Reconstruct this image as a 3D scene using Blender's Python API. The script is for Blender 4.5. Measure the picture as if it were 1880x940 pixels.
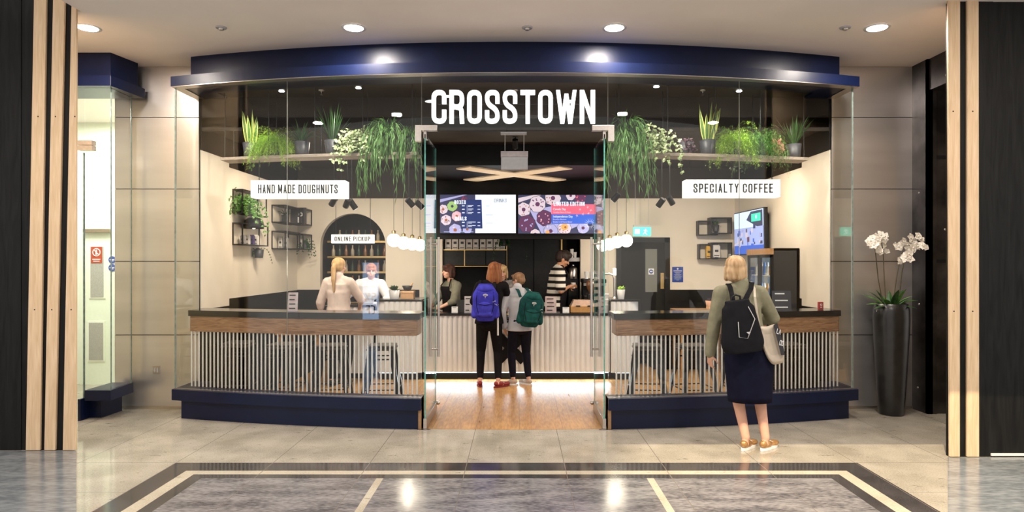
import bpy, math, random
from mathutils import Vector, Matrix, noise
random.seed(7)
for o in list(bpy.data.objects): bpy.data.objects.remove(o)
S = bpy.context.scene
C = S.collection
PI = math.pi
# ---------------------------------------------------------------- camera (eye 1.6 m above the hall floor, looking along +Y)
cam_d = bpy.data.cameras.new('camera'); cam = bpy.data.objects.new('camera', cam_d); C.objects.link(cam)
cam.location = (0, 0, 1.6); cam.rotation_euler = (PI/2, 0, 0)
cam_d.sensor_width = 36; cam_d.lens = 36*1200/1880; cam_d.clip_start = .05; cam_d.clip_end = 100
cam_d.shift_x = -11/1880; cam_d.shift_y = 12/1880
S.camera = cam
# ---------------------------------------------------------------- view, world
S.view_settings.view_transform = 'Standard'; S.view_settings.look = 'None'
S.view_settings.gamma = 1; S.view_settings.use_curve_mapping = False
S.view_settings.exposure = 0.0
S.cycles.transparent_max_bounces = 32; S.cycles.max_bounces = 8; S.cycles.diffuse_bounces = 4
S.cycles.glossy_bounces = 5; S.cycles.caustics_reflective = False; S.cycles.caustics_refractive = False
S.cycles.sample_clamp_indirect = 4
W = bpy.data.worlds.new('world'); S.world = W; W.use_nodes = True
W.node_tree.nodes['Background'].inputs[0].default_value = (1, .93, .86, 1)
W.node_tree.nodes['Background'].inputs[1].default_value = 1.08

def lamp(name, kind, loc, power, color=(1, .86, .72), target=None, size=.2, size_y=None, spot=None, blend=.6):
    d = bpy.data.lights.new(name, kind); d.energy = power; d.color = color
    if kind == 'AREA':
        d.size = size; d.shape = 'DISK'
        if size_y: d.shape = 'RECTANGLE'; d.size_y = size_y
    elif kind != 'SUN': d.shadow_soft_size = size
    if spot: d.spot_size = math.radians(spot); d.spot_blend = blend
    o = bpy.data.objects.new(name, d); C.objects.link(o); o.location = loc
    t = Vector(target) if target else Vector(loc)-Vector((0, 0, 1))
    o.rotation_euler = (t-Vector(loc)).to_track_quat('-Z', 'Y').to_euler()
    return o
# hall downlights: the row in the picture and the rows over and behind the viewer
DL = [(x, 5.97) for x in (-3.93, -1.5, .88, 3.28)] + [(x, 3.35) for x in (-4.1, -2.3, 2.0, 4.0)]
for x, y in DL:
    lamp('downlight_lamp', 'AREA', (x, y, 3.725), 50 if y > 5 else 60, (1, .9, .8), size=.2)
# sunlight falling through the hall roof behind the viewer, onto the floor by the glass front
lamp('sun_beam', 'SPOT', (.3, -.12, 8), 6000, (1, .82, .55), (2.9, 4.9, 0), size=.02, spot=27, blend=.35)
# shop lamps: tracks above the counter and wall washers
for x, y, tx, ty, tz, p in ((-1.9, 8.0, -2.7, 10.3, 1.7, 52), (-2.6, 7.7, -3.4, 9.0, 1.6, 50), (2.2, 8.0, 2.2, 10.3, 1.7, 56),
        (2.7, 7.7, 3.4, 8.8, 1.7, 44), (-.6, 7.4, -.7, 8.9, .5, 34), (.6, 7.4, .7, 8.9, .5, 34), (-1.6, 7.2, -1.2, 8.9, .9, 40), (1.7, 7.2, 1.4, 8.9, .9, 40)):
    lamp('track_lamp', 'SPOT', (x, y, 3.0 if abs(x) > 1 else 2.95), p*1.42, (1, .83, .64), (tx, ty, tz), size=.05, spot=95 if abs(x) > 1 else 58, blend=.9)
for x in (-2.3, 2.3):
    lamp('ceiling_lamp', 'AREA', (x, 7.75, 3.06), 45, (1, .84, .66), size=.5)
for x, p in ((-2.7, 26), (-1.75, 20), (-1.15, 9), (1.15, 9), (1.6, 20), (2.35, 34), (2.8, 12)):
    lamp('plant_spot', 'SPOT', (x, 6.55, 3.36), p*2.2, (1, .93, .8), (x+.25*(1 if x > 0 else -1), 6.95, 2.8), size=.03, spot=70, blend=.7)

lamp('added_cross_fill', 'SPOT', (0, 9.45, 1.0), 75, (1, .86, .66), (0, 8.95, 2.8), size=.1, spot=75, blend=.6)  # added hidden fill light, there only to brighten the timber cross
# ---------------------------------------------------------------- mesh helpers
class MB:
    def __init__(s): s.v = []; s.f = []; s.mi = []; s.sm = []; s.m = 0; s.T = None
    def add(s, vs, fs, smooth=False):
        n = len(s.v)
        if s.T is not None: vs = [s.T @ Vector(v) for v in vs]
        s.v += [tuple(v) for v in vs]
        for f in fs: s.f.append([i+n for i in f]); s.mi.append(s.m); s.sm.append(smooth)
        return s
    def box(s, x0, y0, z0, x1, y1, z1):
        x0, x1 = sorted((x0, x1)); y0, y1 = sorted((y0, y1)); z0, z1 = sorted((z0, z1))
        return s.add([(x0,y0,z0),(x1,y0,z0),(x1,y1,z0),(x0,y1,z0),(x0,y0,z1),(x1,y0,z1),(x1,y1,z1),(x0,y1,z1)],
              [(0,3,2,1),(4,5,6,7),(0,1,5,4),(1,2,6,5),(2,3,7,6),(3,0,4,7)])
    def obox(s, c, size, R=None):
        a, b, d = size[0]/2, size[1]/2, size[2]/2; R = R or Matrix(); c = Vector(c); R = R.to_3x3()
        vs = [c + R @ Vector(p) for p in ((-a,-b,-d),(a,-b,-d),(a,b,-d),(-a,b,-d),(-a,-b,d),(a,-b,d),(a,b,d),(-a,b,d))]
        return s.add(vs, [(0,3,2,1),(4,5,6,7),(0,1,5,4),(1,2,6,5),(2,3,7,6),(3,0,4,7)])
    def prism(s, pts, z0, z1, smooth=False):
        # pts counter-clockwise (x, y) outline, extruded in z
        n = len(pts)
        vs = [(x, y, z0) for x, y in pts] + [(x, y, z1) for x, y in pts]
        s.add(vs, [list(range(n))[::-1], list(range(n, 2*n))])
        return s.add(vs, [(i, (i+1) % n, n+(i+1) % n, n+i) for i in range(n)], smooth)
    def xz(s, pts, y0, y1):
        # outline in x-z (counter-clockwise seen from the front), extruded in y
        n = len(pts)
        vs = [(x, y0, z) for x, z in pts] + [(x, y1, z) for x, z in pts]
        return s.add(vs, [list(range(n)), list(range(n, 2*n))[::-1]] + [(i, n+i, n+(i+1) % n, (i+1) % n) for i in range(n)])
    def rings(s, rings, close=True, smooth=True):
        n = len(rings[0]); vs = [p for r in rings for p in r]; fs = []
        for k in range(len(rings)-1):
            for i in range(n):
                j = (i+1) % n; fs.append((k*n+i, k*n+j, (k+1)*n+j, (k+1)*n+i))
        s.add(vs, fs, smooth)
        if close:
            s.add(rings[0], [list(range(n))[::-1]]); s.add(rings[-1], [list(range(n))])
        return s
    def tube(s, pts, r, seg=8, close=True):
        pts = [Vector(p) for p in pts]; rs = r if isinstance(r, (list, tuple)) else [r]*len(pts); rg = []; up = None
        for i, p in enumerate(pts):
            t = (pts[min(i+1, len(pts)-1)] - pts[max(i-1, 0)]).normalized()
            if up is None: up = Vector((0, 0, 1)) if abs(t.z) < .9 else Vector((1, 0, 0))
            a = t.cross(up)
            a = a.normalized() if a.length > 1e-4 else t.orthogonal().normalized()
            b = a.cross(t); up = b if b.length > .1 else up
            # orientation outward
            rg.append([p + (a*math.cos(q) - b*math.sin(q))*rs[i] for q in [2*PI*k/seg for k in range(seg)]])
        return s.rings(rg, close)
    def lathe(s, prof, c=(0, 0, 0), seg=20, sx=1, sy=1):
        # profile (r, z) from bottom to top
        return s.rings([[(c[0]+max(r, 1e-4)*sx*math.cos(2*PI*k/seg), c[1]+max(r, 1e-4)*sy*math.sin(2*PI*k/seg), c[2]+z) for k in range(seg)] for r, z in prof])
    def ell(s, c, r, R=None, seg=16, n=10):
        R = (R or Matrix()).to_3x3(); c = Vector(c); rg = []
        for i in range(n+1):
            a = -PI/2 + PI*i/n; ca = max(math.cos(a), .01)
            rg.append([c + R @ Vector((r[0]*ca*math.cos(2*PI*k/seg), r[1]*ca*math.sin(2*PI*k/seg), r[2]*math.sin(a))) for k in range(seg)])
        return s.rings(rg)
    def cap(s, p0, p1, r0, r1=None, seg=14, flat=1.0, fdir=None):
        p0 = Vector(p0); p1 = Vector(p1); r1 = r0 if r1 is None else r1
        t = (p1-p0); t = t.normalized() if t.length > 1e-5 else Vector((0, 0, 1))
        a = (Vector(fdir) - t*t.dot(Vector(fdir))).normalized() if fdir else t.orthogonal().normalized()
        b = t.cross(a); rg = []
        def ring(p, r): rg.append([p + (a*math.cos(2*PI*k/seg)*flat + b*math.sin(2*PI*k/seg))*r for k in range(seg)])
        for i in range(5): q = PI/2*(1-i/4); ring(p0 - t*r0*math.sin(q), max(r0*math.cos(q), r0*.02))
        for i in range(5): q = PI/2*i/4; ring(p1 + t*r1*math.sin(q), max(r1*math.cos(q), r1*.02))
        return s.rings(rg)
    def blade(s, base, d, L, w, droop, seg=5, up=Vector((0, 0, 1)), w0=.3, mats=None):
        p = Vector(base); d = Vector(d).normalized(); pts = []
        for i in range(seg+1):
            t = i/seg; ww = w*(w0+(1-w0)*math.sin(min(1, t*2.2)*PI/2))*(1-t**3)+.0006
            side = d.cross(up)
            side = side.normalized() if side.length > .05 else Vector((1, 0, 0))
            nn = side.cross(d).normalized()
            if mats: pts.append([p-side*ww, p-side*ww*.6+nn*ww*.15, p+side*ww*.6+nn*ww*.15, p+side*ww])
            else: pts.append([p-side*ww, p+nn*ww*.35, p+side*ww])
            p = p + d*(L/seg); d = (d + Vector((0, 0, -1))*droop/seg).normalized()
        n = len(pts[0]); vs = [q for r in pts for q in r]
        for c in range(n-1):
            s.m = mats[c] if mats else s.m
            s.add(vs, [(k*n+c, k*n+c+1, (k+1)*n+c+1, (k+1)*n+c) for k in range(seg)], True)
        if mats: s.m = 0
        return s
    def oval(s, c, d, L, w, up):
        d = Vector(d).normalized(); c = Vector(c); side = d.cross(Vector(up))
        side = side.normalized() if side.length > .05 else d.orthogonal().normalized()
        nn = side.cross(d)
        P = [c, c+d*L*.3+side*w+nn*w*.3, c+d*L*.7+side*w*.7+nn*w*.2, c+d*L-nn*w*.2, c+d*L*.7-side*w*.7+nn*w*.2, c+d*L*.3-side*w+nn*w*.3, c+d*L*.5]
        return s.add(P, [(0,1,6),(1,2,6),(2,3,6),(3,4,6),(4,5,6),(5,0,6)], True)
    def build(s, name, mats, parent=None, bevel=0, solid=0, **k):
        me = bpy.data.meshes.new(name); me.from_pydata(s.v, [], s.f); me.update()
        ml = mats if isinstance(mats, (list, tuple)) else [mats]
        for m in ml: me.materials.append(m)
        me.polygons.foreach_set('material_index', s.mi); me.polygons.foreach_set('use_smooth', s.sm)
        o = bpy.data.objects.new(name, me); C.objects.link(o)
        if parent: o.parent = parent
        if bevel:
            b = o.modifiers.new('bevel', 'BEVEL'); b.width = bevel; b.segments = 2; b.limit_method = 'ANGLE'; b.angle_limit = .6
        if solid:
            b = o.modifiers.new('thick', 'SOLIDIFY'); b.thickness = solid
        tag(o, **k)
        return o
def tag(o, label=None, category=None, group=None, kind=None):
    if label: o['label'] = label
    if category: o['category'] = category
    if group: o['group'] = group
    if kind: o['kind'] = kind
    return o
def thing(name, label, category, group=None, loc=(0, 0, 0), rz=0):
    o = bpy.data.objects.new(name, None); C.objects.link(o); o.empty_display_size = .05
    o.location = loc; o.rotation_euler = (0, 0, rz)
    return tag(o, label, category, group)
def kids(o): return [c for c in C.objects if c.parent == o]
def settle(root, loc):
    # parts were modelled in place: move the root to the thing's base without moving the parts
    T = Matrix.Translation(-Vector(loc))
    def go(o):
        for c in kids(o):
            if c.type == 'MESH': c.data.transform(T)
            go(c)
    go(root); root.location = loc
    return root
def dup(root, loc=None, rz=None, label=None, scale=None):
    def cp(o, par):
        c = o.copy(); C.objects.link(c); c.parent = par
        for ch in kids(o): cp(ch, c)
        return c
    r = cp(root, None)
    if loc is not None: r.location = loc
    if rz is not None: r.rotation_euler = (0, 0, rz)
    if scale: r.scale = (scale,)*3
    if label: r['label'] = label
    return r
def struct(name, mb, m, parent=None, **k):
    if parent is None: k['kind'] = 'structure'
    return mb.build(name, m, parent, **k)
def X(px, D): return (px-951)*D/1200
def Z(py, D): return 1.6-(py-482)*D/1200

# ---------------------------------------------------------------- materials
def mat(name, col, rough=.5, metal=0, var=.08, scale=30, bump=0, emit=None, power=0, spec=.5, stretch=None, col2=None, bscale=None, coat=0, aniso=0, trans=0):
    m = bpy.data.materials.new(name); m.use_nodes = True; nt = m.node_tree; N = nt.nodes; L = nt.links
    b = N['Principled BSDF']; b.inputs['Roughness'].default_value = rough; b.inputs['Metallic'].default_value = metal
    b.inputs['Specular IOR Level'].default_value = spec; b.inputs['Coat Weight'].default_value = coat
    b.inputs['Anisotropic'].default_value = aniso
    tc = N.new('ShaderNodeTexCoord'); mp = N.new('ShaderNodeMapping'); L.new(tc.outputs['Object'], mp.inputs[0])
    if stretch: mp.inputs['Scale'].default_value = stretch
    nz = N.new('ShaderNodeTexNoise'); nz.inputs['Scale'].default_value = scale; nz.inputs['Detail'].default_value = 4
    L.new(mp.outputs[0], nz.inputs[0])
    rp = N.new('ShaderNodeValToRGB'); L.new(nz.outputs[0], rp.inputs[0])
    c2 = col2 or tuple(min(1, c*(1+var)) for c in col); c1 = col if col2 else tuple(c*(1-var) for c in col)
    rp.color_ramp.elements[0].position = .35; rp.color_ramp.elements[1].position = .65
    rp.color_ramp.elements[0].color = (*c1, 1); rp.color_ramp.elements[1].color = (*c2, 1)
    L.new(rp.outputs[0], b.inputs['Base Color'])
    if bump:
        n2 = N.new('ShaderNodeTexNoise'); n2.inputs['Scale'].default_value = bscale or scale; n2.inputs['Detail'].default_value = 3
        L.new(mp.outputs[0], n2.inputs[0])
        bp = N.new('ShaderNodeBump'); bp.inputs['Strength'].default_value = bump; bp.inputs['Distance'].default_value = .01
        L.new(n2.outputs[0], bp.inputs['Height']); L.new(bp.outputs[0], b.inputs['Normal'])
    if power:
        b.inputs['Emission Color'].default_value = (*(emit or col), 1); b.inputs['Emission Strength'].default_value = power
    return m
def hexc(h):
    h = h.lstrip('#'); r = [int(h[i:i+2], 16)/255 for i in (0, 2, 4)]
    return tuple(c/12.92 if c <= .04045 else ((c+.055)/1.055)**2.4 for c in r)
def glass_mat(name, tint=(.97, .985, .98), k=1.0, base=.022):
    m = bpy.data.materials.new(name); m.use_nodes = True; nt = m.node_tree; N = nt.nodes; L = nt.links; N.clear()
    out = N.new('ShaderNodeOutputMaterial'); mx = N.new('ShaderNodeMixShader'); tr = N.new('ShaderNodeBsdfTransparent'); gl = N.new('ShaderNodeBsdfGlossy')
    tr.inputs[0].default_value = (*tint, 1); gl.inputs['Roughness'].default_value = .0; gl.inputs[0].default_value = (1, 1, 1, 1)
    lw = N.new('ShaderNodeLayerWeight'); lw.inputs[0].default_value = .5
    p = N.new('ShaderNodeMath'); p.operation = 'POWER'; p.inputs[1].default_value = 4.2; L.new(lw.outputs['Facing'], p.inputs[0])
    q = N.new('ShaderNodeMath'); q.operation = 'MULTIPLY_ADD'; q.inputs[1].default_value = .8*k; q.inputs[2].default_value = base; L.new(p.outputs[0], q.inputs[0])
    L.new(q.outputs[0], mx.inputs[0]); L.new(tr.outputs[0], mx.inputs[1]); L.new(gl.outputs[0], mx.inputs[2]); L.new(mx.outputs[0], out.inputs[0])
    return m
M = {}
M['glass'] = glass_mat('clear_glass')
M['glass_edge'] = mat('green_glass_edge', (.10, .36, .31), .2, var=.2)
M['post_edge'] = mat('grey_green_glass_edge', (.16, .22, .20), .2, var=.2)
M['acrylic'] = glass_mat('acrylic', (.93, .93, .94), base=.08)
M['navy'] = mat('navy_paint', (.0022, .006, .030), .36, var=.12, scale=6, spec=.28, bump=.03, bscale=14)
M['ceiling'] = mat('ceiling_paint', (.90, .81, .765), .8, var=.02, scale=2)
M['white'] = mat('white_paint', (.72, .64, .54), .6, var=.03, scale=3)
M['black'] = mat('black_paint', (.005, .0045, .005), .5, var=.3, scale=8, spec=.2)
M['brownblack'] = mat('dark_brown_ceiling', (.030, .022, .017), .6, var=.2, scale=3, spec=.2)
M['blackmetal'] = mat('black_powder_coat', (.009, .009, .010), .4, var=.15, scale=40, spec=.3)
M['steel'] = None
M['chrome'] = mat('satin_steel', (.54, .50, .47), .28, metal=1, var=.05, scale=60)
M['brass'] = mat('brass', (.6, .4, .16), .35, metal=1)
M['rod'] = mat('white_rod', (.74, .70, .66), .4, var=.04)
M['flute'] = mat('fluted_white_panel', (.66, .655, .66), .45, var=.03, scale=5)
M['stone'] = mat('black_stone_top', (.008, .008, .009), .14, var=.4, scale=60, spec=.45)
M['whiteplastic'] = mat('white_plastic', (.75, .74, .72), .4, var=.02)
M['greyplastic'] = mat('grey_plastic', (.42, .41, .42), .45, var=.04)
M['dark'] = mat('dark_plastic', (.010, .010, .011), .45, var=.2, spec=.25)
def emis(name, col, p): return mat(name, tuple(c*.5 for c in col), .6, emit=col, power=p, var=.01)
M['signlight'] = emis('lit_sign_face', (1, .95, .86), 1.25)
M['letterlight'] = emis('lit_letters', (1, .98, .97), 1.5)
M['ink'] = mat('black_ink', (.02, .02, .025), .6)
M['globe'] = emis('lamp_globe', (1, .90, .72), 7)
M['led'] = emis('led_strip', (.72, .88, 1), 2.5)
M['lamp'] = emis('downlight_lens', (1, .95, .88), 14)
M['green_leaf'] = mat('green_leaf', (.06, .16, .03), .5, col2=(.11, .26, .05), scale=25)
M['dark_leaf'] = mat('dark_leaf', (.015, .05, .012), .45, col2=(.035, .10, .025), scale=25)
M['lime_leaf'] = mat('lime_leaf', (.22, .42, .02), .5, col2=(.42, .62, .05), scale=20)
M['varieg'] = mat('variegated_leaf', (.16, .28, .08), .45, col2=(.62, .66, .38), scale=55)
M['yellow_leaf'] = mat('yellow_leaf_edge', (.50, .52, .10), .45)
M['snake'] = mat('snake_leaf', (.05, .12, .03), .4, col2=(.10, .20, .06), scale=30, stretch=(1, 1, 4))
M['pink_leaf'] = mat('pink_leaf', (.35, .08, .09), .5, col2=(.5, .2, .18), scale=25)
M['purple_leaf'] = mat('purple_leaf', (.05, .02, .035), .5, col2=(.12, .06, .08), scale=25)
M['pot'] = mat('charcoal_pot', (.035, .035, .042), .5, var=.2)
M['soil'] = mat('soil', (.03, .018, .01), .95, bump=.5)
M['glazed'] = mat('black_glazed_vase', (.012, .0115, .0115), .3, var=.35, scale=12, bump=.12, bscale=25)
M['petal'] = mat('orchid_petal', (.86, .82, .74), .5, var=.04)
M['stem'] = mat('orchid_stem', (.06, .05, .02), .5)
def wood(name, c1, c2, rough=.35, stretch=(1, 1, 1), scale=6, dist=6, bump=.05):
    m = bpy.data.materials.new(name); m.use_nodes = True; nt = m.node_tree; N = nt.nodes; L = nt.links; b = N['Principled BSDF']
    tc = N.new('ShaderNodeTexCoord'); mp = N.new('ShaderNodeMapping'); mp.inputs['Scale'].default_value = stretch; L.new(tc.outputs['Object'], mp.inputs[0])
    wv = N.new('ShaderNodeTexNoise'); wv.inputs['Scale'].default_value = scale; wv.inputs['Detail'].default_value = 6; wv.inputs['Distortion'].default_value = dist*.2
    L.new(mp.outputs[0], wv.inputs[0]); rp = N.new('ShaderNodeValToRGB'); L.new(wv.outputs[0], rp.inputs[0])
    rp.color_ramp.elements[0].position = .32; rp.color_ramp.elements[1].position = .68
    rp.color_ramp.elements[0].color = (*c1, 1); rp.color_ramp.elements[1].color = (*c2, 1); L.new(rp.outputs[0], b.inputs['Base Color'])
    b.inputs['Roughness'].default_value = rough; b.inputs['Specular IOR Level'].default_value = .2 if 'black' in name else .4
    bp = N.new('ShaderNodeBump'); bp.inputs['Strength'].default_value = bump; bp.inputs['Distance'].default_value = .01; L.new(wv.outputs[0], bp.inputs['Height']); L.new(bp.outputs[0], b.inputs['Normal'])
    return m
M['walnut'] = wood('walnut_apron', (.15, .07, .035), (.36, .20, .11), .3, (1.2, 1.2, 14), 4, 8)
M['pine'] = wood('pine_batten', (.60, .42, .25), (.74, .55, .36), .6, (9, 9, .7), 5, 4)
M['pale_ply'] = wood('pale_plywood', (.90, .72, .50), (.95, .80, .60), .5, (2, 2, 2), 5)
M['blackwood'] = wood('black_stained_wood', (.003, .003, .003), (.010, .010, .010), .55, (6, 6, .6), 3, 8, .15)
M['tabletop'] = wood('oak_tabletop', (.30, .15, .06), (.45, .25, .11), .4, (2, 8, 2), 5)
M['plank'] = wood('plank_shelf', (.25, .20, .16), (.38, .31, .25), .55, (2, 8, 8), 5)

def floor_mat(name, c1, c2, w=0, wy=0, ox=0, oy=0, rough=.12, scale=3, grain=90, joint=(.16, .14, .12), ymax=99, stretch=(1, 1, 1), spec=.5, vein=.6):
    m = bpy.data.materials.new(name); m.use_nodes = True; nt = m.node_tree; N = nt.nodes; L = nt.links; b = N['Principled BSDF']
    b.inputs['Roughness'].default_value = rough; b.inputs['Specular IOR Level'].default_value = spec
    tc = N.new('ShaderNodeTexCoord'); mp = N.new('ShaderNodeMapping'); L.new(tc.outputs['Object'], mp.inputs[0]); mp.inputs['Scale'].default_value = stretch
    a = N.new('ShaderNodeTexNoise'); a.inputs['Scale'].default_value = scale; a.inputs['Detail'].default_value = 8; L.new(mp.outputs[0], a.inputs[0])
    g = N.new('ShaderNodeTexNoise'); g.inputs['Scale'].default_value = grain; g.inputs['Detail'].default_value = 5; L.new(mp.outputs[0], g.inputs[0])
    def math_(op, x, y=None, z=None):
        n = N.new('ShaderNodeMath'); n.operation = op
        for i, q in enumerate((x, y, z)):
            if q is None: continue
            if hasattr(q, 'links'): L.new(q, n.inputs[i])
            else: n.inputs[i].default_value = q
        return n.outputs[0]
    f = math_('ADD', math_('MULTIPLY', a.outputs[0], .5), math_('MULTIPLY', g.outputs[0], .5))
    rp = N.new('ShaderNodeValToRGB'); L.new(f, rp.inputs[0]); rp.color_ramp.elements[0].position = .4; rp.color_ramp.elements[1].position = .6
    rp.color_ramp.elements[0].color = (*c1, 1); rp.color_ramp.elements[1].color = (*c2, 1)
    col = rp.outputs[0]
    def mix(fac, c_a, c_b):
        x = N.new('ShaderNodeMix'); x.data_type = 'RGBA'
        L.new(fac, x.inputs[0])
        for q, s_ in ((c_a, 6), (c_b, 7)):
            if hasattr(q, 'links'): L.new(q, x.inputs[s_])
            else: x.inputs[s_].default_value = (*q, 1)
        return x.outputs[2]
    if vein:
        v = N.new('ShaderNodeTexNoise'); v.inputs['Scale'].default_value = 9; v.inputs['Detail'].default_value = 9; v.inputs['Roughness'].default_value = .7
        mv = N.new('ShaderNodeMapping'); mv.inputs['Scale'].default_value = (.8, 2.2, 1); L.new(tc.outputs['Object'], mv.inputs[0]); L.new(mv.outputs[0], v.inputs[0])
        k = math_('MULTIPLY', math_('GREATER_THAN', v.outputs[0], .625), vein)
        col = mix(k, col, tuple(q*.25 for q in c1))
    if w:
        sp = N.new('ShaderNodeSeparateXYZ'); L.new(tc.outputs['Object'], sp.inputs[0])
        jx = math_('LESS_THAN', math_('FRACT', math_('DIVIDE', math_('SUBTRACT', sp.outputs[0], ox), w)), .006/w)
        j = jx
        if wy:
            jy = math_('LESS_THAN', math_('FRACT', math_('DIVIDE', math_('SUBTRACT', sp.outputs[1], oy), wy)), .006/wy)
            jy = math_('MULTIPLY', jy, math_('LESS_THAN', sp.outputs[1], ymax)); j = math_('MAXIMUM', jx, jy)
        col = mix(math_('MULTIPLY', j, .95), col, joint)
    L.new(col, b.inputs['Base Color'])
    rr = math_('MULTIPLY_ADD', a.outputs[0], rough*.8, rough*.6); L.new(rr, b.inputs['Roughness'])
    bp = N.new('ShaderNodeBump'); bp.inputs['Strength'].default_value = .02; bp.inputs['Distance'].default_value = .01; L.new(a.outputs[0], bp.inputs['Height']); L.new(bp.outputs[0], b.inputs['Normal'])
    return m
M['f_beige'] = floor_mat('beige_marble', (.28, .25, .20), (.42, .38, .315), .775, .67, -.41, 5.22, .10, ymax=5.3)
M['f_dark'] = floor_mat('dark_granite_band', (.032, .029, .030), (.065, .058, .058), .775, 0, -.41, rough=.10, vein=0)
M['f_light'] = floor_mat('cream_strip', (.38, .33, .25), (.50, .45, .36), .775, 0, -.41, rough=.10)
M['f_grey'] = floor_mat('grey_granite', (.075, .072, .08), (.25, .235, .24), .775, .67, -.41, 4.0, .16, grain=22, stretch=(1, 3.2, 1), vein=0)
M['f_conc'] = floor_mat('blue_grey_painted_floor', (.13, .145, .16), (.23, .245, .26), 0, rough=.16, grain=12, stretch=(1, 3, 1), vein=0)
M['f_wood'] = floor_mat('oak_planks', (.32, .16, .055), (.52, .29, .115), .42, 0, -.41, rough=.32, spec=.3, scale=3, grain=14, stretch=(4, .5, 1), joint=(.22, .12, .05), vein=0)
def steel_mat():
    m = mat('brushed_steel', (.60, .58, .585), .30, metal=.82, var=.09, scale=1.6, stretch=(.25, 1, 2.2), bump=.02, bscale=2.5)  # stretched noise puts soft horizontal reflection bands into the base colour
    return m
M['steel'] = steel_mat()
M['darksteel'] = mat('blackened_steel', (.06, .055, .055), .32, metal=.9, var=.5, scale=3, bump=.05, bscale=6)
# people materials
M['skin'] = mat('skin', (.60, .33, .23), .5, var=.05, scale=8)
M['skin2'] = mat('skin_tan', (.42, .20, .11), .5, var=.05, scale=8)
M['lip'] = mat('lips', (.45, .13, .11), .5)
M['eye'] = mat('eye_dark', (.02, .015, .012), .2)
def hairm(n, a, b): return mat(n, a, .5, spec=.2, col2=b, scale=30, stretch=(1, 1, .12), bump=.6, bscale=60)
def cloth(n, c, var=.12, bump=.35): return mat(n, c, .88, var=var, scale=14, bump=bump, bscale=9, spec=.08)
# ---------------------------------------------------------------- lettering: a condensed stroke alphabet
GL = {'A': (1, [[(0,0),(.5,1),(1,0)], [(.2,.27),(.8,.27)]]), 'B': (1, [[(.5,.52),(0,.52)], [(0,0),(0,1)], 'r', [(0,1),(.92,1),(.92,.53),(.3,.53)], 'r', [(.3,.53),(1,.53),(1,0),(0,0)]]),
 'C': (1, ['r', [(1,.68),(1,1),(0,1),(0,0),(1,0),(1,.32)]]), 'D': (1, [[(0,0),(0,1)], 'r', [(0,1),(1,1),(1,0),(0,0)]]),
 'E': (.85, [[(1,1),(0,1),(0,0),(1,0)], [(0,.52),(.85,.52)]]), 'F': (.82, [[(1,1),(0,1),(0,0)], [(0,.5),(.85,.5)]]),
 'G': (1, ['r', [(1,.76),(1,1),(0,1),(0,0),(1,0),(1,.40)], [(1,.42),(.6,.42)]]), 'H': (1, [[(0,0),(0,1)], [(1,0),(1,1)], [(0,.52),(1,.52)]]),
 'I': (.02, [[(.5,0),(.5,1)]]), 'J': (.8, ['r', [(1,1),(1,0),(0,0),(0,.25)]]), 'K': (1, [[(0,0),(0,1)], [(.95,1),(.12,.42)], [(.35,.6),(1,0)]]),
 'L': (.8, [[(0,1),(0,0),(1,0)]]), 'M': (1.4, [[(0,0),(0,1),(.5,.15),(1,1),(1,0)]]), 'N': (1.05, [[(0,0),(0,1),(1,0),(1,1)]]),
 'O': (1, ['c', [(0,0),(1,0),(1,1),(0,1)]]), 'P': (1, [[(0,0),(0,1)], 'r', [(0,1),(1,1),(1,.44),(0,.44)]]),
 'R': (1, [[(0,0),(0,1)], 'r', [(0,1),(1,1),(1,.5),(0,.5)], 'r', [(.4,.5),(.95,.45),(1,0)]]), 'S': (1, ['r', [(1,.7),(1,1),(0,1),(0,.62),(1,.38),(1,0),(0,0),(0,.3)]]),
 'T': (1, [[(0,1),(1,1)], [(.5,1),(.5,0)]]), 'U': (1, ['r', [(0,1),(0,0),(1,0),(1,1)]]), 'V': (1.1, [[(0,1),(.5,0),(1,1)]]),
 'W': (1.6, [[(0,1),(.26,0),(.5,.95),(.74,0),(1,1)]]), 'X': (1.05, [[(0,0),(1,1)], [(0,1),(1,0)]]), 'Y': (1.1, [[(0,1),(.5,.45),(1,1)], [(.5,.45),(.5,0)]]),
 '0': (1, ['c', [(0,0),(1,0),(1,1),(0,1)]]), '5': (1, ['r', [(.95,1),(0,1),(0,.58),(1,.58),(1,0),(0,0),(0,.25)]]), '%': (1.3, [[(0,0),(1,1)], 'c', [(0,.65),(.35,.65),(.35,1),(0,1)], 'c', [(.65,0),(1,0),(1,.35),(.65,.35)]]),
 '-': (.5, [[(0,.5),(1,.5)]]), '/': (.6, [[(0,0),(1,1)]])}
def fillet(P, closed, r):
    out = []; n = len(P)
    for i, p in enumerate(P):
        if not closed and i in (0, n-1): out.append(p); continue
        a = Vector(P[i-1]); b = Vector(p); c = Vector(P[(i+1) % n])
        la, lc = (a-b).length, (c-b).length; q = min(r, la*.5, lc*.5)
        A = b+(a-b)/la*q; Cc = b+(c-b)/lc*q
        for k in range(7):
            t = k/6; out.append(tuple(A*(1-t)**2 + b*2*t*(1-t) + Cc*t*t))
    return out
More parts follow.
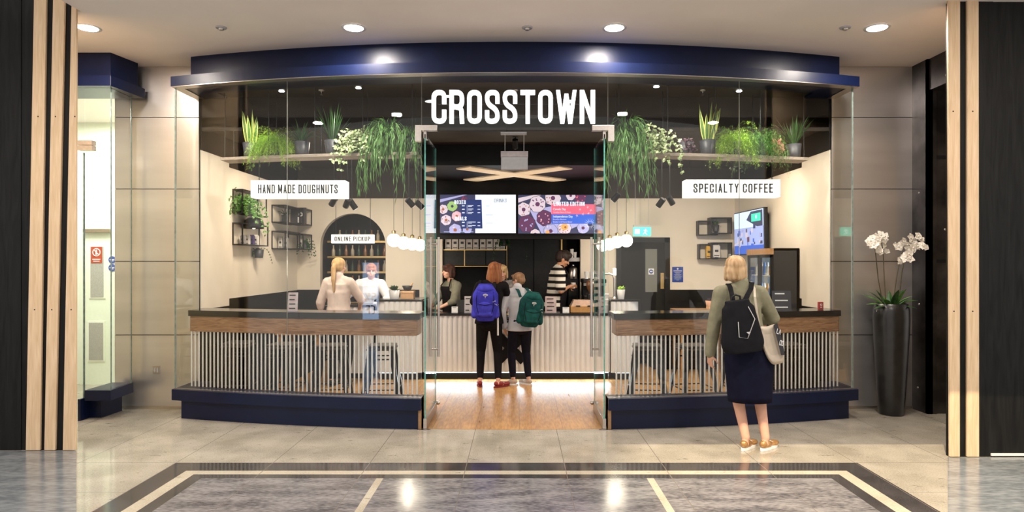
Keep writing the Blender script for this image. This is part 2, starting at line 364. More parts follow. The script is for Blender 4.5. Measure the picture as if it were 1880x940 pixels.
def straight(mb, P, t, put, depth, hh):
    for a, b in zip(P[:-1], P[1:]):
        a, b = Vector(a), Vector(b)
        if abs(a.y-b.y) < 1e-4*max(1, abs(a.x-b.x)) or abs(a.y-b.y) < .02*abs(a.x-b.x):
            x0, x1 = sorted((a.x, b.x)); q = [(x0-t/2, a.y-t/2), (x1+t/2, a.y-t/2), (x1+t/2, a.y+t/2), (x0-t/2, a.y+t/2)]
        else:
            if a.y > b.y: a, b = b, a
            sl = (b.x-a.x)/(b.y-a.y); hw = t/2*math.sqrt(1+sl*sl)*(1.0 if abs(sl) < .01 else .88)
            y0 = a.y-(t/2 if a.y < 1e-6 else 0); y1 = b.y+(t/2 if b.y > hh-1e-6 else 0)
            # keep the drawn end points where the skeleton meets the cap line
            sl2 = (b.x-a.x)/max(1e-6, (y1-y0)); q = [(a.x-hw, y0), (a.x+hw, y0), (b.x+hw, y1), (b.x-hw, y1)]
        n = 4; vs = [put(Vector(p), 0) for p in q]+[put(Vector(p), depth) for p in q]
        mb.add(vs, [(0, 1, 2, 3), (7, 6, 5, 4)]+[(i, 4+i, 4+(i+1) % 4, (i+1) % 4) for i in range(4)])
def stroke(mb, P, closed, t, put, depth):
    P = [Vector(p) for p in P]; n = len(P); L_, R_ = [], []
    Q = [P[0]]
    for p in P[1:]:
        if (p-Q[-1]).length > 1e-5: Q.append(p)
    if closed and (Q[0]-Q[-1]).length < 1e-5: Q.pop()
    P = Q; n = len(P)
    if not closed:
        d0 = (P[1]-P[0]).normalized(); d1 = (P[-1]-P[-2]).normalized()
        P = P[:]; P[0] = P[0]-d0*t/2; P[-1] = P[-1]+d1*t/2
    for i in range(n):
        a = P[i-1] if (closed or i > 0) else None; c = P[(i+1) % n] if (closed or i < n-1) else None
        d = []
        if a is not None: d.append((P[i]-a).normalized())
        if c is not None: d.append((c-P[i]).normalized())
        m = sum(d, Vector((0, 0))); m = m.normalized() if m.length > .1 else d[0]
        k = 1/max(.35, m.dot(d[0])); nn = Vector((-m.y, m.x))*t/2*k
        L_.append(P[i]+nn); R_.append(P[i]-nn)
    rg = n if closed else n-1
    vs = []
    for i in range(n): vs += [put(L_[i], 0), put(R_[i], 0), put(L_[i], depth), put(R_[i], depth)]
    fs = []
    for i in range(rg):
        j = (i+1) % n; a, b = i*4, j*4
        fs += [(a, b, b+1, a+1), (a+2, a+3, b+3, b+2), (a, a+2, b+2, b), (a+1, b+1, b+3, a+3)]
    if not closed: fs += [(0, 1, 3, 2), ((n-1)*4, (n-1)*4+2, (n-1)*4+3, (n-1)*4+1)]
    mb.add(vs, fs)
def text_width(s, h, wd=.42, th=.11, gap=.11):
    x = 0
    for ch in s:
        if ch == ' ': x += h*.24; continue
        w = GL[ch][0]; x += (wd-th)*h*w + th*h + gap*h
    return x-gap*h
def write(mb, s, O, U, V, h, wd=.42, th=.11, gap=.11, depth=.002, center=True, width=None, N_=None):
    """O origin (baseline), U right, V up; letters stand out towards N_"""
    O = Vector(O); U = Vector(U).normalized(); V = Vector(V).normalized(); NN = Vector(N_) if N_ else U.cross(V)
    tw = text_width(s, h, wd, th, gap); kx = width/tw if width else 1
    x = -tw/2 if center else 0
    for ch in s:
        if ch == ' ': x += h*.24; continue
        w, st = GL[ch]; bw = (wd-th)*h*w; t = th*h; mode = ''
        def put(p, dd, x=x): return O + U*(x+t/2+p[0])*kx + V*(t/2+p[1]) + NN*(depth-dd)
        for q in st:
            if isinstance(q, str): mode = q; continue
            P = [(a*bw, b*(h-t)) for a, b in q]
            if mode in ('r', 'c'): P = fillet(P, mode == 'c', (wd-th)*h*.62)
            if mode: stroke(mb, P, mode == 'c', t, put, depth)
            else: straight(mb, P, t, put, depth, h-t)
            mode = ''
        x += bw+t+gap*h
def script_text(s, h, mat_, parent, O, R=(PI/2, 0, 0), name='lettering', sx=.8):
    cu = bpy.data.curves.new('t', 'FONT'); cu.body = s; cu.size = h; cu.extrude = .0006
    o = bpy.data.objects.new('t', cu); C.objects.link(o)
    dg = bpy.context.evaluated_depsgraph_get(); me = bpy.data.meshes.new_from_object(o.evaluated_get(dg))
    bpy.data.objects.remove(o)
    me.materials.clear(); me.materials.append(mat_)
    from mathutils import Euler
    me.transform(Matrix.Translation(O) @ Euler(R).to_matrix().to_4x4() @ Matrix.Diagonal((sx, 1, 1, 1)))
    q = bpy.data.objects.new(name, me); C.objects.link(q); q.parent = parent
    return q

# ================================================================ THE HALL
CX = -.03; RAD = 12.5
def arc(x, D0): return D0 + RAD - math.sqrt(RAD*RAD-(x-CX)**2)
WALL = 7.164; CEIL = 3.749
mb = MB(); mb.prism([(-9, -1.8), (9, -1.8), (9, 14), (-9, 14)], -.1, 0); struct('floor', mb, M['f_beige'])
def inlay(name, polys, m):
    mb = MB()
    for p in polys: mb.prism(p, 0, .0015)
    return struct(name, mb, m)
def band(xo, yo, xi, yi, m, name):
    # U-shaped strip opening towards the viewer
    a, b = -.013-xo, -.013+xo; c, d = -.013-xi, -.013+xi
    inlay(name, [[(a, -1.8), (c, -1.8), (c, yi), (a, yo)], [(a, yo), (c, yi), (d, yi), (b, yo)], [(d, -1.8), (b, -1.8), (b, yo), (d, yi)]], m)
band(2.722, 5.217, 2.535, 5.02, M['f_dark'], 'floor.001')
band(2.535, 5.02, 2.435, 4.933, M['f_light'], 'floor.002')
band(2.435, 4.933, 2.335, 4.843, M['f_dark'], 'floor.003')
inlay('floor.004', [[(-2.348, -1.8), (2.322, -1.8), (2.322, 4.843), (-2.348, 4.843)]], M['f_grey'])
mb = MB()
for x in (-1.023, .98): mb.box(x-.026, -1.8, 0, x+.026, 4.843, .002)
struct('floor.005', mb, M['f_light'])
# shop's plank floor: begins at the door threshold and follows the curved front
fr = [(x, max(6.234, arc(x, 6.26))) for x in [(-3.44+.06*k) for k in range(114)]]
mb = MB(); mb.prism([(3.40, 11.2), (-3.5, 11.2)] + fr, 0, .002); struct('floor.006', mb, M['f_wood'])
# painted blue-grey floor of the two side bays
mb = MB(); k = 811/1200
mb.prism([(-9, 5.55), (-9, -1.8), (-1.0, 1.479), (-3.75, 5.55)], 0, .004); struct('floor.007', mb, M['f_conc'])
mb = MB(); mb.prism([(9, -1.8), (9, 5.36), (3.525, 5.36), (.95, 1.445)], 0, .004); struct('floor.008', mb, M['f_conc'])
# ceiling (two openings above the tall side screens)
mb = MB()
for r in ((-9, 3.0, 9, 5.2), (-3.74, 5.2, 9, 5.6), (-9, 5.6, 9, 11.5)): mb.box(r[0], r[1], CEIL, r[2], r[3], CEIL+.12)
struct('ceiling', mb, M['ceiling'])
# brushed steel walls with panel joints
def steel_wall(name, x0, x1, y):
    mb = MB()
    # panels
    zs = [.02, .806, 1.612, 2.406, 3.19, CEIL]; g = .004
    for i in range(5): mb.box(x0, y, zs[i]+g, x1, y+.03, zs[i+1]-g)
    o = struct(name, mb, M['steel'])
    mb = MB(); mb.box(x0, y+.012, 0, x1, y+.06, CEIL); struct('joint_backing', mb, M['black'], o)
    mb = MB(); mb.box(x0, y-.012, 0, x1, y+.012, .028); struct('skirting', mb, M['chrome'], o)
    return o
sw = steel_wall('wall_west', -4.42, -3.50, WALL)
steel_wall('wall_east', 3.44, 4.36, WALL)
t = thing('wall_socket', 'small square steel socket plate low on the brushed steel wall', 'socket')
mb = MB(); mb.box(X(281, WALL), WALL-.008, Z(686, WALL), X(294, WALL), WALL, Z(671, WALL)); mb.build('plate', M['chrome'], t, bevel=.002)
mb = MB(); mb.box(X(283.5, WALL), WALL-.011, Z(683, WALL), X(286.5, WALL), WALL-.007, Z(675, WALL)); mb.box(X(288.5, WALL), WALL-.011, Z(683, WALL), X(291.5, WALL), WALL-.007, Z(675, WALL)); mb.build('socket_cover', M['greyplastic'], t)
settle(t, (X(287.5, WALL), WALL, Z(686, WALL)))
# dark steel portal
PX = 4.32
mb = MB(); mb.box(PX, 6.9, 0, PX+.06, WALL+.03, CEIL); mb.box(PX, 6.9, 0, PX+.10, 6.93, CEIL); struct('wall_portal', mb, M['darksteel'])
mb = MB(); mb.box(PX+.10, 6.92, 0, 6.5, 6.97, CEIL); r = struct('wall_portal_recess', mb, M['darksteel'])
mb = MB(); mb.box(PX+.02, 5.4, 3.42, 6.5, 6.93, CEIL+.05); struct('beam', mb, M['darksteel'])
mb = MB()
for z in (2.72, 1.62): mb.box(PX+.10, 6.905, z-.02, 6.5, 6.93, z+.012)
mb.box(PX+.36, 6.9, 0, PX+.385, 6.93, 3.42); struct('trim_portal', mb, M['black'])
mb = MB()
for x, y, z in ((PX, 7.04, 2.35), (PX, 7.04, 1.15), (PX, 7.06, .25)): mb.ell((x-.002, y, z), (.006, .012, .012))
for x, z in ((PX+.24, 3.22), (PX+.25, 2.15), (PX+.22, .95), (PX+.2, 1.95), (PX+.3, .25)): mb.ell((x, 6.915, z), (.013, .008, .013))
for y, z in ((6.6, 3.63), (6.62, 3.5), (6.3, 3.6)): mb.ell((PX+.018, y, z), (.006, .013, .013))
struct('trim_bolts', mb, M['chrome'], None)

# ---------------------------------------------------------------- tall black side screens with pale battens
def screen_panel(name, x0, x1, y, zt, label, seams):
    t = thing(name, label, 'panel')
    xs = [x0]+seams+[x1]
    for i in range(len(xs)-1):
        mb = MB(); mb.box(xs[i]+.001, y+.006*(i % 2), 0, xs[i+1]-.001, y+.05, zt); mb.build('board', M['blackwood'], t)
    mb = MB(); mb.box(x0+.04, y+.057, 0, x1-.04, y+.07, zt); mb.build('bounce_board', M['pine'], t)  # unseen pale reflector, added so the steel walls pick up more light
    return settle(t, ((x0+x1)/2, y, 0))
def batten(label, p, y, w2=None):
    # p: four pixel columns: bottom left/right, top left/right ; stands slightly out of plumb
    t = thing('timber_batten', label, 'batten', 'pale timber battens on the black screens')
    b0, b1, t0, t1, yb = p; zt = 3.98; dz = 1.6-(yb-482)*y/1200
    xb0, xb1 = X(b0, y), X(b1, y); zz = (482)*y/1200+1.6
    xt0 = xb0+(X(t0, y)-xb0)*(zt/zz); xt1 = xb1+(X(t1, y)-xb1)*(zt/zz)
    mb = MB(); d = .022
    mb.add([(xb0,y,0.006),(xb1,y,0.006),(xb1,y+d,0.006),(xb0,y+d,0.006),(xt0,y,zt),(xt1,y,zt),(xt1,y+d,zt),(xt0,y+d,zt)],
           [(0,3,2,1),(4,5,6,7),(0,1,5,4),(1,2,6,5),(2,3,7,6),(3,0,4,7)])
    mb.build('timber', M['pine'], t, bevel=.003)
    for z in (2.84, 1.2): mb = MB(); x = xb0+(xt0-xb0)*z/zt+(xb1-xb0)*.45; mb.ell((x, y, z), (.006, .003, .006)); mb.build('screw', M['dark'], t)
    settle(t, ((xb0+xb1)/2, y, 0)); return t
YL, YR = 5.55, 5.36
screen_panel('black_screen', -6.2, X(130, YL+.03), YL+.022, 4.3, 'tall black stained board screen behind three pale timber battens', [X(40, YL+.03), X(75, YL+.03)])
screen_panel('black_screen', X(1742.5, YR+.03), 6.2, YR+.022, 4.3, 'tall black stained board screen behind two pale timber battens', [X(1822, YR+.03)])
mb = MB(); mb.box(X(1822, YR), YR+.01, .012, 6.2, YR+.021, .03); mb.build('floor_trim', M['whiteplastic'], None, label='thin white strip along the foot of the black screen', category='trim')
batten('outermost of the three pale battens standing by the adjoining shop', (47, 73, 62, 84.5, 829), YL)
batten('middle one of the three pale battens standing by the adjoining shop', (81, 101, 97, 118.5, 829), YL)
batten('pale batten with a dark knot, next to the adjoining glass shopfront', (115, 138.5, 131, 140, 829), YL)
batten('pale batten with a pinkish streak, next to the dark steel portal', (1744.5, 1762.5, 1741, 1763, 841), YR)
batten('pale batten farther from the dark steel portal, on the black screen', (1776, 1798, 1776, 1797, 841), YR)

# ---------------------------------------------------------------- hall ceiling lights
def downlight(x, y, z, r, label, group, name='downlight'):
    t = thing(name, label, 'downlight', group, (x, y, z))
    mb = MB(); mb.lathe([(r*.82, -.004), (r*1.12, -.004), (r*1.12, 0), (r*.82, 0)], (0, 0, -.004), 28); mb.build('ring', M['whiteplastic'], t)
    mb = MB(); mb.lathe([(r*.84, -.012), (r*.9, -.004), (r*.9, -.001)], (0, 0, -.0), 28); mb.build('lens', M['lamp'], t)
    return t
d0 = downlight(-3.93, 5.97, CEIL, .10, 'round ceiling downlight above the adjoining glass shopfront', 'hall downlights')
labs = {(-3.93, 5.97): None, (-1.5, 5.97): 'round ceiling downlight above the doughnuts sign half of the shopfront', (.88, 5.97): 'round ceiling downlight nearest the middle, above the last letters of the shop name', (3.28, 5.97): 'round ceiling downlight above the coffee sign half of the shopfront'}
for x, y in DL:
    if (x, y) == (-3.93, 5.97): continue
    lab = labs.get((x, y))
    if lab: dup(d0, (x, y, CEIL), None, lab)
    elif y < 5: dup(d0, (x, y, CEIL), None, 'hall downlight nearer the viewer, mirrored in the glass, %s' % {-4.1: 'beyond the adjoining shop', -2.3: 'above the doughnuts sign', 2.0: 'above the coffee sign', 4.0: 'beyond the tall black vase'}[x])
for px, lab in ((406, 'small ceiling sensor disc above the doughnuts sign half'), (968, 'small ceiling sensor disc above the entrance doors'), (1552, 'small ceiling sensor disc above the end of the blue header')):
    t = thing('ceiling_sensor', lab, 'sensor', 'ceiling sensors', (X(px, 5.97), 5.97, CEIL))
    MB().lathe([(.045, -.012), (.05, -.004), (.05, 0)], (0, 0, 0), 20).build('disc', M['greyplastic'], t)
    MB().lathe([(.014, -.028), (.022, -.024), (.022, -.01)], (0, 0, 0), 12).build('nozzle', M['chrome'], t)

# ================================================================ SHOPFRONT SHELL
HW = 3.52
def arc_pts(D0, x0, x1, n=60): return [(x0+(x1-x0)*i/n, arc(x0+(x1-x0)*i/n, D0)) for i in range(n+1)]
def shell(D0, hw, back, z0, z1, mb, inner=None, door=False):
    # band following the arc, 'inner' deep, with returns to the wall
    f = arc_pts(D0, CX-hw, CX+hw); 
    b = arc_pts(D0+inner, CX+hw-inner, CX-hw+inner)
    if not door:
        mb.prism(f + [(CX+hw, back), (CX+hw-inner, back)] + b + [(CX-hw+inner, back), (CX-hw, back)], z0, z1)
    else:
        for s in (-1, 1):
            xe = door[0] if s < 0 else door[1]
            f = arc_pts(D0, CX+s*hw, xe, 30); b = arc_pts(D0+inner, xe, CX+s*(hw-inner), 30)
            P = f + b + [(CX+s*(hw-inner), back), (CX+s*hw, back)]
            if s > 0: P = P[::-1]
            mb.prism(P, z0, z1)
    return mb
mb = MB(); shell(6.17, HW, WALL, 3.40, 3.50, mb, .36); o = struct('trim_header', mb, M['navy'], None, bevel=None) if False else mb.build('trim_header', M['navy'], None, bevel=.004, kind='structure')
mb = MB(); shell(6.36, HW-.13, WALL, 3.498, CEIL+.01, mb, .4); mb.build('upper_band', M['navy'], o, bevel=.004)
mb = MB(); shell(6.175, HW-.006, WALL, 3.394, 3.4, mb, .10); mb.build('glazing_channel', M['chrome'], o)
DX0, DX1 = -.925, .862
for s in (0, 1):
    mb = MB(); 
    for z0, z1, D0, hw, inn in ((.19, .30, 6.19, HW, .20), (0, .19, 6.235, HW-.09, .155)):
        q = MB(); shell(D0, hw, WALL, z0, z1, q, inn, (DX0+.0 if z0 else DX0, DX1))
        # keep one half only
        n = len(q.v)//2; off = 0 if s == 0 else n
        vs = q.v[off:off+n]; fs = [([i-off for i in f]) for f in q.f if off <= f[0] < off+n]
        mb.add(vs, fs)
    o = mb.build('trim_plinth', M['navy'], None, bevel=.004, kind='structure')
    mb = MB(); xe = DX0 if s == 0 else DX1; sg = -1 if s == 0 else 1
    mb.box(xe, 6.255, 0, xe+sg*.03, 6.47, .299); mb.build('end_panel', mat('plywood_edge', (.30, .17, .08), .6), o)
    mb = MB(); f = arc_pts(6.235, CX+sg*HW*.998, xe, 30); b = arc_pts(6.265, xe, CX+sg*HW*.998, 30); P = f+b
    if s: P = P[::-1]
    mb.prism(P, .3, .306); mb.build('glazing_channel', M['chrome'], o)

# curved glass: panes between vertical joints
def pane(name, xa, xb, z0, z1, D0=6.245, th=.012):
    n = 14; mb = MB()
    A = arc_pts(D0, xa, xb, n); B = arc_pts(D0+th, xa, xb, n)
    for i in range(n):
        (x0, y0), (x1, y1) = A[i], A[i+1]; (u0, w0), (u1, w1) = B[i], B[i+1]
        mb.add([(x0,y0,z0),(x1,y1,z0),(x1,y1,z1),(x0,y0,z1)], [(0,1,2,3)], True)
        mb.add([(u0,w0,z0),(u1,w1,z0),(u1,w1,z1),(u0,w0,z1)], [(3,2,1,0)], True)
    mb.m = 1
    for (x0, y0), (u0, w0) in ((A[0], B[0]), (A[-1], B[-1])): mb.add([(x0,y0,z0),(u0,w0,z0),(u0,w0,z1),(x0,y0,z1)], [(0,1,2,3)])
    (x0, y0), (x1, y1), (u1, w1), (u0, w0) = A[0], A[-1], B[-1], B[0]
    return mb.build(name, [M['glass'], M['joint']], None, kind='structure')
M['joint'] = mat('silicone_joint', (.50, .50, .47), .3)
GZ0, GZ1 = .305, 3.396
J = [X(317, 6.70), X(527, 6.45), DX0-.0, DX1, X(1357, 6.45), X(1569, 6.70)]
pane('window_1', J[0]+.01, J[1]-.002, GZ0, GZ1); pane('window_2', J[1]+.002, DX0-.004, GZ0, GZ1)
pane('window_3', DX0, DX1, 2.865, GZ1); pane('window_4', DX1+.004, J[4]-.002, GZ0, GZ1); pane('window_5', J[4]+.002, J[5]-.01, GZ0, GZ1)
for i, x in ((6, J[0]), (7, J[5])):
    mb = MB(); y0 = arc(x, 6.245)
    s = -1 if i == 6 else 1
    mb.box(x-.006, y0, GZ0, x+.006, WALL-.03, GZ1); mb.m = 1; mb.box(x-.0065, y0-.001, GZ0, x+.0065, y0+.003, GZ1)
    mb.build('window_%d' % i, [M['glass'], M['post_edge']], None, kind='structure')

# glass doors, swung inwards
def glass_door(i, x, s, lab):
    y0 = 6.262; w = .80
    mb = MB(); mb.box(x-.005, y0, .10, x+.005, y0+w, 2.83); mb.m = 1
    mb.box(x-.006, y0+w, .10, x+.006, y0+w+.004, 2.83); mb.box(x-.006, y0-.004, .10, x+.006, y0, 2.83)
    d = mb.build('door_%d' % i, [M['glass'], M['glass_edge']], None, kind='structure')
    mb = MB(); mb.box(x-.016, y0-.006, .008, x+.016, y0+w+.004, .105); mb.build('bottom_rail', M['chrome'], d, bevel=.002)
    mb = MB(); mb.box(x-.014, y0-.004, 2.79, x+.014, y0+.10, 2.862); mb.build('top_patch', M['chrome'], d)
    mb = MB(); mb.ell((x-s*.03, y0+w-.02, .09), (.022, .022, .022)); mb.build('knob', M['chrome'], d)
    yh = y0+w-.11
    for q in (-1, 1):
        mb = MB(); xx = x+q*.045; mb.tube([(xx, yh, .60), (xx, yh, 1.87)], .013, 10)
        for z in (.68, 1.80): mb.tube([(x, yh, z), (xx, yh, z)], .010, 8)
        mb.build('pull_handle', M['chrome'], d)
glass_door(1, DX0+.035, -1, ''); glass_door(2, DX1-.035, 1, '')
# L-shaped patch fittings and threshold pivots
for s, xe in ((-1, DX0), (1, DX1)):
    t = thing('patch_fitting', 'L-shaped satin steel glass fitting at the doorway corner %s' % ('below the first sign letter' if s < 0 else 'below the last sign letter'), 'glass fitting', 'patch fittings of the doorway')
    mb = MB(); a = xe+s*.055; b = xe-s*.155
    P = [(a, 2.755), (xe-s*.004, 2.755), (xe-s*.004, 2.858), (b, 2.858), (b, 2.91), (a, 2.91)]
    if s > 0: P = P[::-1]
    mb.xz(P, 6.222, 6.282); mb.build('plate', M['chrome'], t, bevel=.002)
    settle(t, (xe, 6.25, 2.755))
mb = MB(); mb.box(DX0-.03, 6.222, 0, DX0+.085, 6.26, .006); mb.box(DX1-.085, 6.222, 0, DX1+.03, 6.26, .006); struct('trim_pivot_plates', mb, M['chrome'])

# ---------------------------------------------------------------- shop sign of lit letters behind the transom glass
t = thing('shop_sign', 'large white lit condensed letters reading the shop name above the entrance', 'sign')
mb = MB(); sx0, sx1 = X(793, 6.32), X(1092, 6.32); zb, zt = Z(227.5, 6.32), Z(166.5, 6.32); h = zt-zb
tw = text_width('CROSSTOWN', h, .47, .137, .10)
xx = sx0; kx = (sx1-sx0)/tw
for ch in 'CROSSTOWN':
    mb = MB(); w1 = text_width(ch, h, .47, .137, .10)*kx
    write(mb, ch, (xx, 6.32, zb), (1, 0, 0), (0, 0, 1), h, .47, .137, .10, .03, False, w1, N_=(0, -1, 0))
    if ch == 'C': mb.ell((xx-.012, 6.305, zb+h*.665), (h*.165, .015, h*.042))
    if ch == 'R': mb.box(xx-.06, 6.29, zb+h*.79, xx+.03, 6.32, zb+h*.845)
    if ch == 'W': mb.box(xx+w1*.58, 6.292, zb+h*.62, xx+w1*.84, 6.322, zb+h*.70)
    mb.build('letter', M['letterlight'], t)
    xx += w1+.10*h*kx
settle(t, (0, 6.3, zb))
# rail carrying the letters
mb = MB(); mb.box(sx0+.06, 6.33, zb+h*.60, sx1-.06, 6.345, zb+h*.615); mb.box(sx0+.06, 6.33, zb+.06, sx1-.06, 6.345, zb+.065)
mb.build('sign_rail', M['dark'], t).data.transform(Matrix.Translation((0, -6.3, -zb)))

# ================================================================ SHOP INTERIOR SHELL
IX0, IX1, BACK = -3.49, 3.43, 10.34
# side walls: white between the wainscot and the dark band at the top
M['wains'] = mat('black_wainscot', (.007, .0065, .007), .22, var=.3, scale=4, spec=.4)
for nm, x, s in (('wall_left', IX0, -1), ('wall_right', IX1, 1)):
    mb = MB(); mb.box(x, WALL+.031, 1.08, x+s*.1, 7.9, 2.84); mb.box(x, 7.9, 1.165, x+s*.1, BACK+.1, 2.75)
    o = struct(nm, mb, M['white'])
    mb = MB(); mb.box(x-s*.004, WALL+.031, 0, x+s*.1, 7.9, 1.08); mb.box(x-s*.004, 7.9, 0, x+s*.1, BACK, 1.165); struct('wainscot', mb, M['wains'], o)
    mb = MB(); mb.box(x-s*.006, WALL+.031, 2.84, x+s*.1, 7.9, 3.45); mb.box(x-s*.006, 7.9, 2.75, x+s*.1, BACK, 3.2); struct('dark_upper_wall', mb, M['black'], o)
# back wall with two arches
def arch_pts(xc0, xc1, zt, r, n=12):
    # going from left foot up and over to right foot
    P = [(xc0, 0)]
    P += [(xc0+r-r*math.cos(PI/2*k/n), zt-r+r*math.sin(PI/2*k/n)) for k in range(n+1)]
    P += [(xc1-r+r*math.sin(PI/2*k/n), zt-r+r*math.cos(PI/2*k/n)) for k in range(n+1)]
    return P + [(xc1, 0)]
ax0, ax1 = X(588, BACK), X(708, BACK); bx0, bx1 = X(812, BACK), X(1066, BACK)
out = [(IX0, 0)] + arch_pts(ax0, ax1, 2.376, (ax1-ax0)/2-.001) + arch_pts(bx0, bx1, 2.24, .32) + [(IX1, 0), (IX1, 2.62), (IX0, 2.62)]
mb = MB(); mb.xz(out, BACK, BACK+.12)
o = struct('wall_back', mb, M['white'])
mb = MB()
for a, b in ((IX0, ax0), (ax1, X(770, BACK)), (X(1228, BACK), IX1)): mb.box(a, BACK-.006, 0, b, BACK, 1.17)
struct('wainscot', mb, M['wains'], o)
mb = MB(); mb.box(IX0, BACK-.006, 2.615, IX1, BACK+.12, 3.2); struct('dark_upper_wall', mb, M['brownblack'], o)
for n_, (a, b) in enumerate(((ax0, ax1), (bx0, bx1))):
    mb = MB(); e = .05; mb.box(a-e, BACK+.7, 0, b+e, BACK+.75, 2.5); mb.box(a-e, BACK+.1, 0, a-.001, BACK+.75, 2.5); mb.box(b+.001, BACK+.1, 0, b+e, BACK+.75, 2.5); mb.box(a-e, BACK+.1, 2.45, b+e, BACK+.75, 2.5)
    struct('wall_recess', mb, M['black'])
# ceilings: low dark ceiling at the back, raised glazed zone at the front, canopy over the counter
mb = MB(); mb.box(IX0-.1, 7.2, 3.09, IX1+.1, BACK+.1, 3.2)
f = arc_pts(6.5, CX-3.3, CX+3.3, 30)
mb.prism(f + [(CX+3.4, 7.25), (CX-3.4, 7.25)], 3.42, 3.46); mb.box(IX0, 7.2, 3.05, IX1, 7.24, 3.44)
struct('ceiling', mb, M['brownblack'])
t = thing('counter_canopy', 'black dropped canopy over the service counter with pale timber cross', 'canopy')
cz = 2.825; c0, c1 = X(770, 8.25), X(1122, 8.25)
mb = MB(); mb.box(c0, 8.24, cz, c1, 9.9, 3.088); mb.build('soffit', M['black'], t)
mb = MB(); u = (X(833, 8.35)+X(1055, 8.35))/2
hx = .72; wd = .135
for s in (-1, 1):
    d = Vector((s*1.0, 1.0, 0)).normalized(); n_ = Vector((d.y, -d.x, 0)); c = Vector((u, 9.02, cz))
    P = [c-d*.93-n_*wd, c-d*.93+n_*wd, c+d*.93+n_*wd, c+d*.93-n_*wd]
    if s > 0: pass
    mb.prism([(p.x, p.y) for p in P][::1], cz-.018-.001*s, cz-.001)
mb.build('timber_cross', M['pale_ply'], t)
mb = MB(); mb.box(c0, 9.75, 1.95, c1, 9.83, cz); mb.build('screen_backboard', M['black'], t)
settle(t, (u, 9.0, cz))
# ================================================================ COUNTERS
def fluted(mb, x0, x1, y, z0, z1, pitch=.066, depth=.02, back=.04):
    n = max(2, int(abs(x1-x0)/pitch)); P = []
    for i in range(n*4+1):
        t = i/4; x = x0+(x1-x0)*t/n; P.append((x, y-depth*abs(math.sin(PI*t))))
    P += [(x1, y+back), (x0, y+back)]
    mb.prism(P, z0, z1)
FC = 8.93
t = thing('service_counter', 'long white fluted service counter with black top and black cross', 'counter')
mb = MB(); x0, x1 = X(776, FC), X(1120, FC)
fluted(mb, x0, X(925, FC), FC, .105, .875); fluted(mb, X(943, FC), x1, FC, .105, .875); fluted(mb, X(925, FC), X(943, FC), FC, .105, .74)
mb.build('fluted_front', M['flute'], t)
mb = MB(); mb.box(x0, FC+.04, .105, x1, FC+.62, .87); mb.build('carcass', M['black'], t)
mb = MB(); mb.box(x0, FC-.03, .875, X(925, FC), FC+.65, .908); mb.box(X(943, FC), FC-.03, .875, x1, FC+.65, .908); mb.build('counter_top', M['stone'], t, bevel=.003)
mb = MB(); mb.box(x0, FC+.03, 0.002, x1, FC+.5, .105); mb.build('plinth', M['dark'], t)
mb = MB(); mb.box(x0+.02, FC+.002, .094, x1-.02, FC+.028, .104); mb.build('led_strip', M['led'], t)
mb = MB(); c = Vector((X(938, FC), FC-.014, Z(639, FC))); L_ = .25; w_ = .062
for s in (-1, 1):
    d = Vector((s, 0, 1)).normalized(); n_ = Vector((d.z, 0, -d.x))
    P = [c-d*L_-n_*w_, c-d*L_+n_*w_, c+d*L_+n_*w_, c+d*L_-n_*w_]
    mb.xz([(p.x, p.z) for p in P][::-1], FC-.022-.001*s, FC-.012)
mb.build('black_cross', M['black'], t)
settle(t, ((x0+x1)/2, FC+.3, 0))
lamp('counter_led_lamp', 'AREA', (0, FC-.03, .10), 12, (.70, .87, 1), (0, FC-.45, -.2), size=2.5, size_y=.03)
# pastry case let into the counter
t = thing('pastry_case', 'small glass case of doughnuts let into the counter top', 'display case')
a, b = X(925, FC), X(943, FC)
mb = MB()
for z in (.745, .80, .86): mb.box(a+.004, FC+.0, z, b-.004, FC+.4, z+.008)
mb.build('shelf', M['chrome'], t)
mb = MB(); mb.box(a, FC-.012, .742, b, FC-.006, .93); mb.box(a, FC-.006, .925, b, FC+.4, .93); mb.build('glass', M['acrylic'], t)
settle(t, ((a+b)/2, FC+.2, .742))
def torus(mb, c, R, r, seg=14, n=8, tilt=None):
    Rm = tilt.to_3x3() if tilt else Matrix.Identity(3); c = Vector(c); rg = []
    for k in range(seg+1):
        a = 2*PI*k/seg; rg.append([c + Rm @ Vector(((R+r*math.cos(b))*math.cos(a), (R+r*math.cos(b))*math.sin(a), r*math.sin(b))) for b in [2*PI*j/n for j in range(n)]])
    mb.rings(rg, close=False)
DN = [mat('glazed_doughnut', (.62, .33, .10), .35), mat('chocolate_doughnut', (.12, .05, .02), .35), mat('yellow_doughnut', (.75, .55, .15), .4)]
for z, w in ((.756, 0), (.812, 1), (.872, 2)):
    for k in range(2):
        mb = MB(); torus(mb, (a+.04+.055*k, FC+.06, z+.014), .02, .013)
        mb.build('doughnut', DN[(w+k) % 3], None, label=['glazed', 'chocolate', 'yellow iced'][(w+k) % 3]+' doughnut on the %s shelf of the small counter case' % ['lowest', 'middle', 'top'][w], category='doughnut', group='doughnuts in the counter case')
